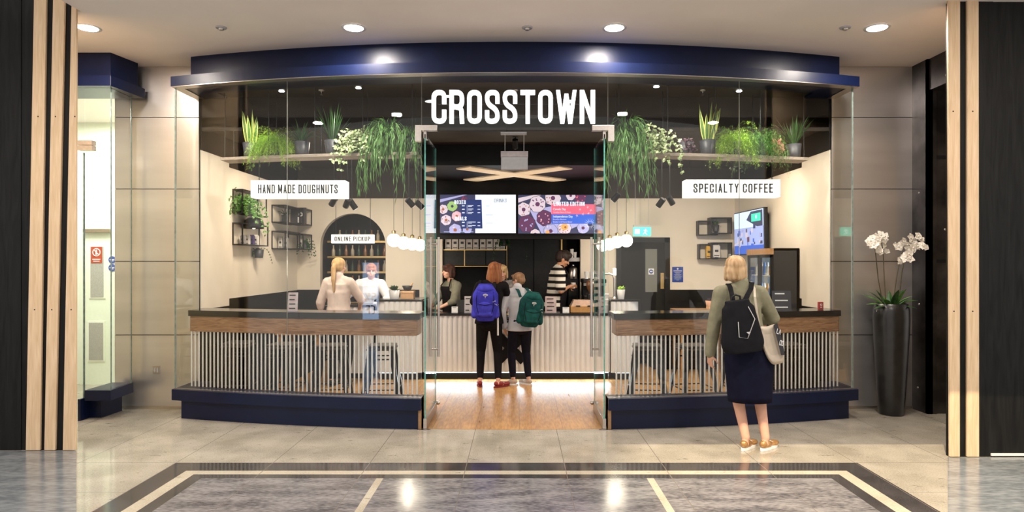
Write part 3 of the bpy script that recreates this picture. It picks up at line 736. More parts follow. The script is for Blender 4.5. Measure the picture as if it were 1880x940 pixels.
# taller side counters
def wing(x0, x1, lab, rnd):
    t = thing('side_counter', lab, 'counter'); y = FC-.05; mb = MB()
    if rnd > 0:
        fluted(mb, x0, x1-.12, y, .105, 1.07)
        P = [(x1-.12, y), ] + [(x1-.12+.12*math.sin(PI/2*k/6), y+.12-.12*math.cos(PI/2*k/6)) for k in range(1, 7)] + [(x1, y+.6), (x1-.12, y+.6)]
    else:
        fluted(mb, x0+.12, x1, y, .105, 1.07)
        P = [(x0+.12, y+.6), (x0, y+.6)] + [(x0+.12-.12*math.cos(PI/2*k/6), y+.12-.12*math.sin(PI/2*k/6)) for k in range(0, 7)]
    mb.prism(P, .105, 1.07); mb.build('fluted_front', M['flute'], t)
    mb = MB(); mb.box(x0+.13 if rnd < 0 else x0, y+.04, .105, x1 if rnd < 0 else x1-.13, y+.6, 1.065); mb.build('carcass', M['black'], t)
    mb = MB(); mb.box(x0-.01, y-.02, 1.07, x1+.01, y+.62, 1.10); mb.build('counter_top', M['stone'], t, bevel=.01)
    mb = MB(); mb.box(x0+.05, y+.05, .002, x1-.05, y+.55, .105); mb.build('plinth', M['dark'], t)
    mb = MB(); mb.box(x0+.06, y+.01, .095, x1-.06, y+.04, .104); mb.build('led_strip', M['led'], t)
    settle(t, ((x0+x1)/2, y+.3, 0))
wing(X(690, FC), X(775.5, FC), 'taller white fluted counter section below the doughnuts sign', -1)
wing(X(1121, FC), X(1173, FC), 'taller white fluted counter section with rounded end and potted succulent', 1)

# ================================================================ WINDOW BARS WITH WHITE RODS
def window_bar(xa, xb, lab, inner):
    t = thing('window_bar', lab, 'bar counter'); D0 = 6.37
    def strip(d0, d1, xa, xb, z0, z1, r=0):
        f = arc_pts(d0, xa, xb, 30); b = arc_pts(d1, xb, xa, 30)
        mb = MB(); mb.prism(f+b, z0, z1, False); return mb
    i0, i1 = (0, .05) if inner > 0 else (.05, 0)
    strip(D0, D0+.36, xa, xb, 1.04, 1.10).build('bar_top', M['stone'], t, bevel=.006)
    strip(D0+.012, D0+.34, xa+i0*.3+.01, xb-i1*.3-.01, .88, 1.038).build('apron', M['walnut'], t, bevel=.02)
    n = int((xb-xa-.06)/.0447)
    for k in range(n+1):
        x = xa+.03+(xb-xa-.06)*k/n; y = arc(x, D0+.03)
        MB().tube([(x, y, .302), (x, y, .885)], .0085, 7, False).build('rod', M['rod'], t)
    settle(t, ((xa+xb)/2, arc((xa+xb)/2, D0+.18), .30))
window_bar(-3.46, -.965, 'curved oak fronted window bar on white rods beneath the doughnuts sign', 1)
window_bar(.94, 3.385, 'curved oak fronted window bar on white rods beneath the coffee sign', -1)

# ================================================================ STOOLS
def stool(lab):
    t = thing('bar_stool', lab, 'stool', 'black metal stools at the window bars')
    h = .66; sw = .155
    mb = MB(); mb.box(-sw, -sw, h-.03, sw, sw, h); mb.box(-sw-.008, -sw-.008, h-.055, sw+.008, sw+.008, h-.03); mb.build('seat', M['stoolseat'], t, bevel=.012)
    for sx in (-1, 1):
        for sy in (-1, 1):
            a = Vector((sx*(sw-.01), sy*(sw-.01), h-.03)); b = Vector((sx*.225, sy*.225, 0.003)); mb = MB()
            rg = []
            for p, w in ((a, .062), (a.lerp(b, .5), .05), (b, .032)):
                rg.append([p+Vector((0, 0, 0)), p+Vector((-sx*w, 0, 0)), p+Vector((-sx*w, -sy*.006, 0)), p+Vector((-sx*.006, -sy*.006, 0)), p+Vector((-sx*.006, -sy*w, 0)), p+Vector((0, -sy*w, 0))])
            mb.rings(rg, smooth=False); mb.build('leg', M['blackmetal'], t)
    mb = MB(); q = .195; z = .17
    for a, b in (((-q, -q), (q, -q)), ((q, -q), (q, q)), ((q, q), (-q, q)), ((-q, q), (-q, -q))): mb.tube([(*a, z), (*b, z)], .007, 6)
    mb.build('foot_rail', M['blackmetal'], t)
    mb = MB(); q = .165
    mb.box(-q, -q, h-.16, q, -q+.01, h-.145); mb.box(-q, q-.01, h-.16, q, q, h-.145); mb.build('brace', M['blackmetal'], t)
    return t
M['stoolseat'] = mat('worn_black_seat', (.05, .042, .038), .4, var=.3)
st = stool('black metal stool at the bar, nearest the entrance on the doughnuts side')
st.location = (X(702, 7.5), 7.5, .002); st.rotation_euler = (0, 0, .08)
for px, D, rz, lab in ((609, 7.52, .12, 'second black metal stool from the entrance on the doughnuts side'), (522, 7.6, -.1, 'third black metal stool from the entrance on the doughnuts side'), (438, 7.75, .15, 'black metal stool at the bar, nearest the steel side wall with trailing plant'),
        (1188, 7.5, -.1, 'black metal stool at the bar, nearest the entrance on the coffee side'), (1273, 7.5, .14, 'second black metal stool from the entrance on the coffee side'), (1362, 7.55, -.12, 'black metal stool behind the woman in the olive jacket'), (1445, 7.62, .1, 'black metal stool in front of the drinks fridge')):
    dup(st, (X(px, D), D, .002), rz, lab)

# benches, tables
def bench(x0, x1, y0, y1, lab):
    t = thing('bench_seat', lab, 'bench')
    mb = MB(); mb.box(x0, y0, .36, x1, y1, .46); mb.build('cushion', M['wains'], t, bevel=.02)
    mb = MB(); mb.box(x0+.03, y0+.03, 0.002, x1-.03, y1-.03, .36); mb.build('base', M['black'], t)
    settle(t, ((x0+x1)/2, (y0+y1)/2, 0))
bench(-3.46, -3.0, 8.2, 10.2, 'low black upholstered bench along the wall under the trailing plants')
bench(2.0, 3.3, 9.75, 10.25, 'low black bench against the back wall under the box shelves')
def table(x, y, w, d, h, lab):
    t = thing('cafe_table', lab, 'table', None, (x, y, .002))
    mb = MB(); mb.box(-w/2, -d/2, h-.035, w/2, d/2, h); mb.build('tabletop', M['tabletop'], t, bevel=.004)
    for sx in (-1, 1):
        for sy in (-1, 1):
            mb = MB(); mb.box(sx*(w/2-.05)-.018, sy*(d/2-.05)-.018, 0, sx*(w/2-.05)+.018, sy*(d/2-.05)+.018, h-.035); mb.build('leg', M['tabletop'], t)
table(2.6, 9.3, .75, .55, .93, 'tall oak cafe table behind the window bar, in front of the black wainscot')
table(-2.7, 8.3, .56, .56, .74, 'low oak cafe table by the black bench behind the window bar')

# ================================================================ SHELVES OF PLANTS
def plant_shelf(xa, xb, lab):
    t = thing('hanging_shelf', lab, 'shelf', 'hanging plant shelves')
    D0 = 6.62; f = arc_pts(D0, xa, xb, 20); b = arc_pts(D0+.24, xb, xa, 20)
    mb = MB(); mb.prism(f+b, 2.70, 2.73); mb.build('board', M['plank'], t)
    for k in range(5):
        x = xa+.05+(xb-xa-.1)*k/4
        for d in (.01, .23):
            mb = MB(); mb.tube([(x, arc(x, D0+d), 2.70), (x, arc(x, D0+d), 3.42)], .005, 6); mb.build('hanger_rod', M['chrome'] if False else M['blackmetal'], t)
    settle(t, ((xa+xb)/2, arc((xa+xb)/2, D0+.12), 2.70))
plant_shelf(-3.2, -1.03, 'plank shelf of plants hung above the doughnuts sign')
plant_shelf(.98, 3.12, 'plank shelf of plants hung above the coffee sign')
def pot(t, r=.08, h=.15, m='pot'):
    MB().lathe([(r*.78, 0), (r*.8, .003), (r, h), (r*.93, h), (r*.9, h-.015)], (0, 0, 0), 20).build('pot', M[m], t)
    MB().lathe([(r*.9, h-.02), (.001, h-.012)], (0, 0, 0), 16).build('soil', M['soil'], t)
def rv(a, b): return random.uniform(a, b)
def p_spiky(lab, x, n=34, L=.34, w=.009, m='green_leaf', name='spiky_plant', droop=1.0, up=.9, D0=6.74, r=.08, z=2.731):
    t = thing(name, lab, 'plant', 'plants on the hanging shelves', (x, arc(x, D0), z)); pot(t, r)
    mb = MB()
    for k in range(n):
        a = rv(0, 2*PI); o = rv(.15, 1)
        mb.blade((math.cos(a)*.02, math.sin(a)*.02, .13), (math.cos(a)*o, math.sin(a)*o*.7, up+rv(0, .6)), L*rv(.6, 1.1), w, droop*rv(.5, 1.4))
    mb.build('leaves', M[m], t); return t
def p_snake(lab, x, n=9, L=.42, D0=6.74):
    t = thing('snake_plant', lab, 'plant', 'plants on the hanging shelves', (x, arc(x, D0), 2.731)); pot(t, .085, .16)
    mb = MB()
    for k in range(n):
        a = 2*PI*k/n; mb.blade((math.cos(a)*.035, math.sin(a)*.035, .14), (math.cos(a)*rv(.05, .3), math.sin(a)*.15, 1), L*rv(.6, 1), .026, rv(-.1, .25), 7, Vector((math.sin(a*3), -1, .2)), .5, [0, 1, 0][:3] and [1, 0, 1])
    mb.build('leaves', [M['snake'], M['yellow_leaf']], t); return t
def strand(p, d, L, droop, n):
    p = Vector(p); d = Vector(d).normalized(); P = [p.copy()]
    for i in range(n):
        p = p + d*(L/n); d = (d+Vector((rv(-.1, .1), rv(-.1, .1), -droop/n*3))).normalized(); P.append(p.copy())
    return P
def p_fluffy(lab, x, m='lime_leaf', R=.15, hang=.25, n=150, name='fern', D0=6.72, z=2.731, wide=1.0):
    t = thing(name, lab, 'plant', 'plants on the hanging shelves', (x, arc(x, D0), z)); pot(t, .085, .14)
    mb = MB()
    for k in range(n):
        a = rv(0, 2*PI); o = rv(.2, 1); d = (math.cos(a)*o*wide, math.sin(a)*o*.6-.15, rv(.3, 1.1))
        P = strand((0, 0, .13), d, R*rv(1.0, 1.6)+rv(0, hang), 1.5, 9)
        for i in range(1, len(P)):
            dd = P[i]-P[i-1]
            for j in range(5):
                q = P[i-1].lerp(P[i], rv(0, 1)); e = Vector((rv(-1, 1), rv(-1, 1), rv(-.6, .8))).normalized()+dd.normalized()*.5
                mb.blade(q, e, rv(.018, .034), .004, .6, 1)
    mb.build('leaves', M[m], t); return t
def p_trail(lab, x, m='varieg', n=26, hang=.32, lw=.016, ll=.04, name='trailing_plant', D0=6.70, mound=.12, z=2.731, density=7, potted=True, spread=1):
    t = thing(name, lab, 'plant', 'plants on the hanging shelves', (x, arc(x, D0), z))
    if potted: pot(t, .08, .14)
    mb = MB()
    for k in range(n):
        a = rv(0, 2*PI); o = rv(.3, 1); L = mound+(rv(.2, 1)**2)*hang if k % 4 == 0 else mound*rv(.7, 1.4)
        P = strand((0, 0, .13), (math.cos(a)*o*spread, math.sin(a)*o*.6-.25, rv(.3, 1)), L, 1.6, density)
        mb.tube(P, .0015, 3)
        for i in range(1, len(P)):
            for j in range(3):
                e = Vector((rv(-1, 1), rv(-1.2, .4), rv(-.9, .5))); mb.oval(P[i], e, ll*rv(.7, 1.2), lw*rv(.8, 1.2), (rv(-.4, .4), -1, .6))
    mb.build('leaves', M[m], t); return t
def p_string(lab, x, n=60, hang=.5, w=.004, m='green_leaf', name='rhipsalis', D0=6.70, R=.13, z=2.731, side=0):
    t = thing(name, lab, 'plant', 'plants on the hanging shelves', (x, arc(x, D0), z)); pot(t, .085, .15)
    mb = MB()
    for k in range(n):
        a = rv(0, 2*PI); o = rv(.4, 1); L = rv(.25, 1)**2.2*hang+.16
        P = strand((math.cos(a)*.05, math.sin(a)*.05, .14), (math.cos(a)*o*.20+side, math.sin(a)*o*.12-.12, rv(.25, .5)), L, 2.2, 8)
        P = [Vector((p.x*.55, p.y*.7, p.z)) for p in P]
        mb.tube(P, .0018, 3)
        for i in range(1, len(P)):
            for j in range(3): mb.blade(P[i-1].lerp(P[i], rv(0, 1)), (P[i]-P[i-1]).normalized()+Vector((rv(-.5, .5), rv(-.4, .4), rv(-.1, .2))), rv(.06, .11), w, .9, 3)
    mb.build('leaves', M[m], t); return t
p_snake('upright snake plant above the doughnuts sign with a lime fern beside it', X(452, 6.95), 8, .40)
p_fluffy('bright lime fern spilling over the shelf above the word HAND', X(497, 6.9), 'lime_leaf', .13, .34, 260, 'asparagus_fern')
p_spiky('dim arching fern in a charcoal pot, between lime fern and sword-leaved plant', X(549, 6.85), 46, .24, .012, 'dark_leaf', 'fern', 1.5)
p_spiky('tall spiky dracaena behind the variegated trailing plant', X(612, 6.9), 34, .40, .011, 'dark_leaf', 'dracaena', .5, 1.2, D0=6.72)
p_trail('cream variegated trailing plant above the last letters of DOUGHNUTS', X(657, 6.8), 'varieg', 70, .50, .016, .042, spread=.6)
p_string('long hanging green plant nearest the door on the doughnuts side', X(711, 6.78), 62, 1.15, .0042)
p_string('short grassy plant right beside the doorway on the doughnuts side', X(752, 6.78), 26, .5, R=.1)
p_string('long hanging green plant nearest the door on the coffee side', X(1151, 6.78), 66, 1.15, .0042)
p_trail('cream variegated trailing plant between the hanging green plant and the coffee sign', X(1205, 6.78), 'varieg', 76, .46, .016, .042, spread=.65)
p_trail('dull purple leafed plant next to the snake plant above SPECIALTY', X(1263, 6.85), 'purple_leaf', 22, .05, .012, .04, 'dark_leafed_plant', 6.80)
p_snake('upright snake plant with tall yellow-edged leaves above SPECIALTY', X(1302, 6.85), 9, .46)
p_fluffy('bright lime fern above the word COFFEE', X(1352, 6.85), 'lime_leaf', .14, .32, 280, 'asparagus_fern')
p_fluffy('dense mid green fern hanging down to the coffee sign', X(1401, 6.9), 'green_leaf', .12, .42, 280, 'maidenhair_fern')
p_trail('pink and green striped leafy plant on the end of the shelf', X(1432, 6.93), 'pink_leaf', 14, .05, .02, .07, 'striped_leaf_plant', 6.78)
p_spiky('tall grassy dracaena on the end of the shelf by the side wall', X(1464, 7.0), 44, .34, .012, 'dark_leaf', 'dracaena', .6, 1.0, D0=6.72)

# ================================================================ LIT SIGNS
def box_sign(px0, px1, py0, py1, D, txt, lab, depth=.16, th=.085, hang=2.70):
    t = thing('lightbox_sign', lab, 'sign'); x0, x1, z0, z1 = X(px0, D), X(px1, D), Z(py1, D), Z(py0, D)
    mb = MB(); mb.box(x0, D, z0, x1, D+depth, z1); mb.build('lightbox', M['signlight'], t, bevel=.004)
    mb = MB(); hh = (z1-z0)*.52; write(mb, txt, ((x0+x1)/2, D-.0015, z0+(z1-z0)*.24), (1, 0, 0), (0, 0, 1), hh, .40, .135, .13, .002, True, (x1-x0)*.84, N_=(0, -1, 0)); mb.build('lettering', M['ink'], t)
    for x in (x0+.06, x1-.06):
        mb = MB(); mb.tube([(x, D+depth/2, z1), (x, D+depth/2, hang)], .004, 6); mb.build('hanger', M['blackmetal'], t)
    settle(t, ((x0+x1)/2, D+depth/2, z0))
box_sign(460, 634, 331, 363, 6.95, 'HAND MADE DOUGHNUTS', 'white lightbox sign reading HAND MADE DOUGHNUTS')
box_sign(1259, 1433, 329.5, 361.5, 6.95, 'SPECIALTY COFFEE', 'white lightbox sign reading SPECIALTY COFFEE')
box_sign(608, 686, 430.5, 446.5, 10.0, 'ONLINE PICKUP', 'small cream lightbox sign reading ONLINE PICKUP', .08, hang=3.09)

# fluorescent-green exit sign
t = thing('exit_sign', 'hanging green illuminated running figure exit sign above the dark door', 'exit sign')
D = 9.9; x0, x1, z0, z1 = X(1163, D), X(1195, D), Z(433, D), Z(417, D)
mb = MB(); mb.box(x0, D, z0, x1, D+.03, z1); mb.build('panel', emis('exit_green', (.08, .85, .58), 1.6), t)
mb = MB(); w_ = x1-x0; hh = z1-z0; cx_ = x0+w_*.70
mb.box(x0+.02, D-.002, z0+.03, x0+w_*.36, D, z1-.03)                                   # doorway
mb.ell((cx_, D-.001, z1-.035), (.010, .002, .010)); mb.tube([(cx_, D-.001, z1-.045), (cx_-.012, D-.001, z0+.055)], .009, 6)
mb.tube([(cx_-.012, D-.001, z0+.055), (cx_-.04, D-.001, z0+.025)], .006, 6); mb.tube([(cx_-.012, D-.001, z0+.055), (cx_+.02, D-.001, z0+.02)], .006, 6); mb.tube([(cx_-.03, D-.001, z0+.085), (cx_+.03, D-.001, z0+.07)], .005, 6)
mb.build('pictogram', emis('exit_white', (.75, 1, .95), 2.4), t)
mb = MB(); mb.box(x0+.0, D-.002, z1, x1, D+.05, z1+.035)
for x in (x0+.03, x1-.03): mb.tube([(x, D+.02, z1), (x, D+.02, 3.09)], .003, 5)
mb.build('housing', M['greyplastic'], t); settle(t, ((x0+x1)/2, D, z0))

# hanging grey box by the entrance with its ceiling plate
t = thing('hanging_signal_box', 'plain grey box hanging on wires inside the entrance above the counter', 'hanging box')
D = 7.0; x0, x1 = X(920, D), X(969, D); z0, z1 = Z(311, D), Z(288, D)
mb = MB(); mb.box(x0, D, z0, x1, D+.09, z1); mb.build('panel', M['greyplastic'], t, bevel=.003)
mb = MB(); mb.box(x0-.003, D-.008, z1, x1+.003, D+.11, Z(277.5, D)); mb.build('housing', mat('pinkish_grey_housing', (.42, .36, .36), .45), t, bevel=.003)
mb = MB()
for x in (X(927, D), X(962, D)): mb.tube([(x, D+.05, Z(278, D)), (x, D+.05, 3.0)], .0025, 5)
mb.build('wire', M['whiteplastic'], t)
mb = MB(); mb.box(X(919, D), D, 2.985, X(967, D), D+.11, 3.0); mb.build('mounting_plate', M['greyplastic'], t)
mb = MB(); 
for x in (X(930, D), X(956, D)): mb.tube([(x, D+.05, 3.0), (x, D+.05, 3.42)], .006, 6)
mb.build('drop_rod', M['dark'], t)
settle(t, ((x0+x1)/2, D, z0))
def spotlight(px, py, D, lab, aim=(0, 0, -1), tilt=0, zc=3.09, L=.11, r=.035):
    t = thing('spotlight', lab, 'spotlight', 'black ceiling spotlights'); p = Vector((X(px, D), D, Z(py, D))); a = Vector(aim).normalized()
    mb = MB(); mb.tube([p-a*L/2, p+a*L/2], r, 14); mb.build('barrel', M['blackmetal'], t)
    mb = MB(); mb.tube([p+a*L*.505, p+a*(L*.5+.004)], r*.8, 14); mb.build('lens', M['signlight'], t)
    mb = MB(); mb.tube([p-a*L*.2, p-a*L*.2+Vector((0, 0, .06)), (p.x-a.x*L*.2, p.y-a.y*L*.2, zc)], .006, 6); mb.build('stem', M['blackmetal'], t)
    settle(t, p)
for q in ((612, 370, 7.5, 'black spotlight under the letters of MADE DOUGHNUTS, inner of a pair', (-.6, .5, -.7)), (637, 373, 7.5, 'black spotlight hanging lowest beneath the doughnuts sign', (-.5, .6, -.8)), (648, 376, 7.6, 'black spotlight just off the end of the doughnuts sign', (.5, .3, -.8)),
          (753, 372, 7.6, 'black spotlight by the glass door edge above the globe lamps', (.6, .4, -.7)), (770, 376, 7.7, 'black spotlight beside the menu screens on the doughnuts side', (.7, .4, -.7)), (1131, 362, 7.6, 'black spotlight beside the hanging green plant on the coffee side', (-.6, .4, -.7)), (1213, 372, 7.6, 'black spotlight hanging over the green exit sign', (-.5, .5, -.8)),
          (1231, 368, 7.6, 'black spotlight nearest the coffee sign', (.6, .4, -.8)), (946, 264, 7.8, 'black ceiling spotlight above the grey hanging box', (0, .6, -.8))):
    spotlight(*q)
sm = None
for px, py, lab in ((658, 160, 'tiny downlight in the glazed ceiling above the variegated plant on the doughnuts side'), (1205, 158, 'tiny downlight in the glazed ceiling above the variegated plant on the coffee side'), (517, 166, 'tiny downlight in the glazed ceiling near the doughnuts side glass joint'), (1357, 166, 'tiny downlight in the glazed ceiling near the coffee side glass joint')):
    D = 1200*1.82/(482-py)
    if not sm: sm = downlight(X(px, D), D, 3.42, .032, lab, 'small downlights over the plants', 'small_downlight')
    else: dup(sm, (X(px, D), D, 3.42), None, lab)
for px in (590, 947, 1290):
    t = thing('sprinkler_head', 'small chrome sprinkler head in the dark ceiling %s' % {590: 'above the doughnuts sign', 947: 'over the middle of the shop name', 1290: 'above the coffee sign'}[px], 'sprinkler', 'sprinkler heads', (X(px, 6.9), 6.9, 3.42))
    MB().lathe([(.022, -.012), (.03, -.008), (.03, 0)], (0, 0, 0), 12).build('plate', M['chrome'], t)
    MB().lathe([(.014, -.052), (.014, -.048), (.004, -.046), (.005, -.02), (.012, -.01)], (0, 0, 0), 10).build('deflector', M['chrome'], t)

# globe pendants
def globe(px, py, D, r, lab):
    t = thing('globe_pendant', lab, 'pendant lamp', 'white globe pendants over the counter ends', (X(px, D), D, Z(py, D)))
    MB().ell((0, 0, 0), (r, r, r), None, 20, 14).build('globe', M['globe'], t)
    MB().lathe([(.028, r*.93), (.028, r+.035), (.006, r+.045)], (0, 0, 0), 12).build('cap', M['brass'], t)
    MB().tube([(0, 0, r+.04), (0, 0, 3.088-Z(py, D))], .003, 5).build('cord', M['blackmetal'], t)
    return t
for i, (px, py, D, r) in enumerate(((723, 441, 8.85, .09), (741, 446, 9.1, .09), (757, 448, 9.3, .088), (771, 450, 9.5, .086))):
    globe(px, py, D, r, ['white globe pendant farthest from the screens on the doughnuts side', 'second white globe pendant counted towards the screens, doughnuts side', 'third white globe pendant counted towards the screens, doughnuts side', 'white globe pendant closest to the menu screens, doughnuts side'][i])
for i, (px, py, D, r) in enumerate(((1150, 442, 8.85, .086), (1133, 444, 9.1, .086), (1119, 448, 9.3, .086), (1106, 451, 9.5, .086))):
    globe(px, py, D, r, ['white globe pendant nearest the dark door', 'second white globe pendant counted from the dark door', 'third white globe pendant counted from the dark door', 'white globe pendant closest to the menu screens, coffee side'][i])
for x, y, z in ((-1.5, 8.9, 1.72), (1.35, 8.9, 1.72)): lamp('globe_lamp', 'POINT', (x, y, z-.25+.1), 16, (1, .86, .66), size=.09)
ORD = ['first', 'second', 'third', 'fourth', 'fifth', 'sixth', 'seventh', 'eighth', 'ninth']
# ================================================================ MENU SCREENS
def em(name, c, p=1.0): return emis(name, c, p)
SC = {'navy': em('screen_navy', (.012, .03, .14)), 'white': em('screen_white', (.80, .88, 1), .95), 'blue': em('screen_blue', (.03, .10, .50), 1.2), 'slate': em('screen_slate', (.035, .04, .10)),
      'red': em('screen_red', (.85, .10, .16), 1.2), 'lilac': em('screen_lilac', (.36, .36, .62)), 'cream': em('screen_cream', (.58, .50, .58)), 'plum': em('screen_plum', (.10, .03, .09)), 'green': em('screen_green', (.30, .48, .16)),
      'pink': em('screen_pink', (.75, .40, .45)), 'brown': em('screen_brown', (.30, .10, .04)), 'pale': em('screen_pale', (.35, .42, .75)), 'amber': em('screen_amber', (.75, .35, .10)), 'ink': em('screen_ink', (.02, .03, .05)), 'sky': em('screen_sky', (.55, .72, 1), 1.3), 'teal': em('screen_teal', (.04, .65, .45), 1.2)}
SK = list(SC)
class Flat:
    """flat picture on a screen: local u to the right, v up, in metres, layered towards the viewer"""
    def __init__(s, O, U=(1, 0, 0), V=(0, 0, 1)): s.O = Vector(O); s.U = Vector(U).normalized(); s.V = Vector(V).normalized(); s.N = s.U.cross(s.V); s.mb = MB(); s.k = 0
    def p(s, u, v): return s.O + s.U*u + s.V*v + s.N*(s.k*.00009)
    def poly(s, P, c): s.mb.m = SK.index(c); s.k += 1; s.mb.add([s.p(*q) for q in P], [list(range(len(P)))])
    def rect(s, a, b, c_, d, c): s.poly([(a, b), (c_, b), (c_, d), (a, d)], c)
    def disc(s, u, v, r, c, n=18, box=None, w=.06):
        P = []
        for k in range(n):
            rr = r*(1+w*math.sin(k*2.3+u*40)); x = u+rr*math.cos(2*PI*k/n); y = v+rr*math.sin(2*PI*k/n)
            if box: x = min(max(x, box[0]), box[2]); y = min(max(y, box[1]), box[3])
            P.append((x, y))
        s.poly(P, c)
    def donut(s, u, v, r, c, hole, box, spr=None, n=10):
        s.disc(u, v, r*1.05, 'ink', box=box); s.disc(u, v, r, c, box=box); s.disc(u, v, r*.28, hole, box=box)
        for k in range(n if spr else 0):
            a = rv(0, 6.28); q = rv(.4, .85)*r; x, y = u+q*math.cos(a), v+q*math.sin(a)
            if box[0]+.01 < x < box[2]-.01 and box[1]+.01 < y < box[3]-.01: s.disc(x, y, r*.09, spr, 6)
    def text(s, txt, u, v, h, c, center=False, width=None, wd=.42, th=.155):
        s.mb.m = SK.index(c); s.k += 1; write(s.mb, txt, s.p(u, v), s.U, s.V, h, wd, th, .12, .0006, center, width, N_=s.N)
    def build(s, name, par): return s.mb.build(name, [SC[k] for k in SK], par)
def screen(name, x0, x1, z0, z1, y, lab):
    t = thing(name, lab, 'screen')
    mb = MB(); mb.box(x0-.008, y, z0-.008, x1+.008, y+.05, z1+.008); mb.build('casing', M['dark'], t, bevel=.003)
    return t, Flat((x0, y-.001, z0)), x1-x0, z1-z0
D = 9.68
t, F, w, h = screen('menu_screen', X(808, D), X(947, D), Z(428, D), Z(357.5, D), D, 'menu screen listing BOXES, DEALS and DRINKS above the counter')
bx = (0, 0, w*.46, h)
F.rect(0, 0, w, h, 'white'); F.rect(0, 0, w*.465, h, 'slate'); F.poly([(0, h*.80), (0, h*.88), (w*.30, h), (w*.36, h)], 'lilac')
for u, v, r, c, s_ in ((.04, .62, .12, 'cream', 'brown'), (.16, .70, .13, 'green', None), (.08, .34, .135, 'cream', 'plum'), (.22, .44, .13, 'pink', 'cream'), (.20, .08, .16, 'lilac', 'cream'), (.32, .86, .10, 'plum', 'red'), (.36, .10, .12, 'lilac', None)):
    F.donut(w*u, h*v, h*r, c, 'brown' if c != 'green' else 'slate', bx, s_)
F.poly([(w*.28, h*.12), (w*.56, h*.12), (w*.548, h*.87), (w*.27, h*.87)], 'navy')
F.text('BOXES', w*.19, h*.755, h*.10, 'white', width=w*.15); F.text('DEALS', w*.20, h*.33, h*.10, 'white', width=w*.15)
for i, v in enumerate((.70, .61, .52, .27, .18)):
    F.rect(w*.29, h*v-.001, w*.325, h*v+.012, 'white'); F.rect(w*.37, h*v+.006, w*(.44 if i < 3 else .47), h*v+.013, 'white'); F.rect(w*.37, h*v-.010, w*.42, h*v-.004, 'white'); F.rect(w*.495, h*v+.002, w*.53, h*v+.010, 'white')
F.rect(w*.355, h*.50, w*.358, h*.73, 'white'); F.rect(w*.355, h*.13, w*.358, h*.30, 'white'); F.rect(w*.05, h*.025, w*.44, h*.04, 'pale')
F.text('DRINKS', w*.715, h*.80, h*.095, 'ink', width=w*.165, th=.08)
for v in (.70, .47, .25): F.rect(w*.60, h*v, w*(.66 if v > .6 else .70), h*v+.008, 'pale'); 
F.rect(w*.62, h*.17, w*.80, h*.175, 'pale'); F.rect(w*.62, h*.12, w*.80, h*.125, 'pale')
F.build('display', t); settle(t, ((X(808, D)+X(947, D))/2, D, Z(428, D)))
t, F, w, h = screen('menu_screen', X(951.5, D), X(1093, D), Z(428.5, D), Z(358, D), D, 'menu screen reading LIMITED EDITION with red and blue offer panels')
bx = (0, 0, w, h)
F.rect(0, 0, w, h, 'slate'); F.poly([(w*.3, 0), (w*.55, 0), (w*.9, h*.3), (w*.55, h*.75), (w*.15, h*.6)], 'lilac'); F.poly([(0, h*.80), (0, h*.92), (w*.2, h), (w*.3, h)], 'cream')
for u, v, r, c, s_ in ((.07, .62, .18, 'cream', 'brown'), (.25, .76, .21, 'cream', 'plum'), (.45, .92, .20, 'cream', 'brown'), (.11, .25, .22, 'plum', 'lilac'), (.34, .40, .20, 'plum', 'pink'), (.42, .06, .18, 'lilac', 'cream'), (.60, .14, .17, 'cream', 'brown'), (.80, .93, .16, 'plum', 'red'), (.68, .98, .12, 'cream', None), (.22, -.02, .13, 'cream', 'amber'), (.84, .14, .15, 'lilac', 'cream'), (.95, .5, .12, 'pale', None)):
    F.donut(w*u, h*v, h*r, c, 'plum', bx, s_)
F.disc(w*.60, h*.17, h*.09, 'amber', box=bx); F.disc(w*.38, h*.03, h*.05, 'amber', box=bx); F.disc(w*.61, h*.16, h*.03, 'brown', box=bx)
F.rect(w*.43, h*.25, w*.995, h*.50, 'blue'); F.rect(w*.43, h*.50, w*.985, h*.755, 'red')
F.text('LIMITED EDITION', w*.46, h*.715, h*.105, 'white', width=w*.40)
for a in range(16):
    an = 2*PI*a/16; c_ = (w*.93, h*.24); F.poly([(c_[0]+math.cos(an)*h*.06-math.sin(an)*.002, c_[1]+math.sin(an)*h*.06+math.cos(an)*.002), (c_[0]+math.cos(an)*h*.06+math.sin(an)*.002, c_[1]+math.sin(an)*h*.06-math.cos(an)*.002), (min(w, c_[0]+math.cos(an)*h*.17), c_[1]+math.sin(an)*h*.17)], 'white')
for u, v in ((.80, .62), (.76, .46), (.90, .68), (.94, .60), (.84, .50), (.91, .52)):
    for a in range(5):
        an = 2*PI*a/5+u*9; F.poly([(w*u+math.cos(an+1.4)*.003, h*v+math.sin(an+1.4)*.003), (w*u+math.cos(an-1.4)*.003, h*v+math.sin(an-1.4)*.003), (min(w, w*u+math.cos(an)*h*.05), h*v+math.sin(an)*h*.05)], 'cream')
fx = X(951.5, D); fz = Z(428.5, D)
F.build('display', t)
script_text('Canada Day', h*.085, SC['white'], t, (fx+w*.45, D-.022, fz+h*.60))
script_text('Canadian Bacon & Pecan', h*.058, SC['cream'], t, (fx+w*.45, D-.022, fz+h*.53))
script_text('Independence Day', h*.085, SC['white'], t, (fx+w*.45, D-.022, fz+h*.41))
script_text('Brooklyn Blackout', h*.058, SC['cream'], t, (fx+w*.45, D-.022, fz+h*.345))
script_text('Blueberry & Peanut Butter', h*.058, SC['cream'], t, (fx+w*.45, D-.022, fz+h*.28))
settle(t, ((X(951.5, D)+X(1093, D))/2, D, fz))
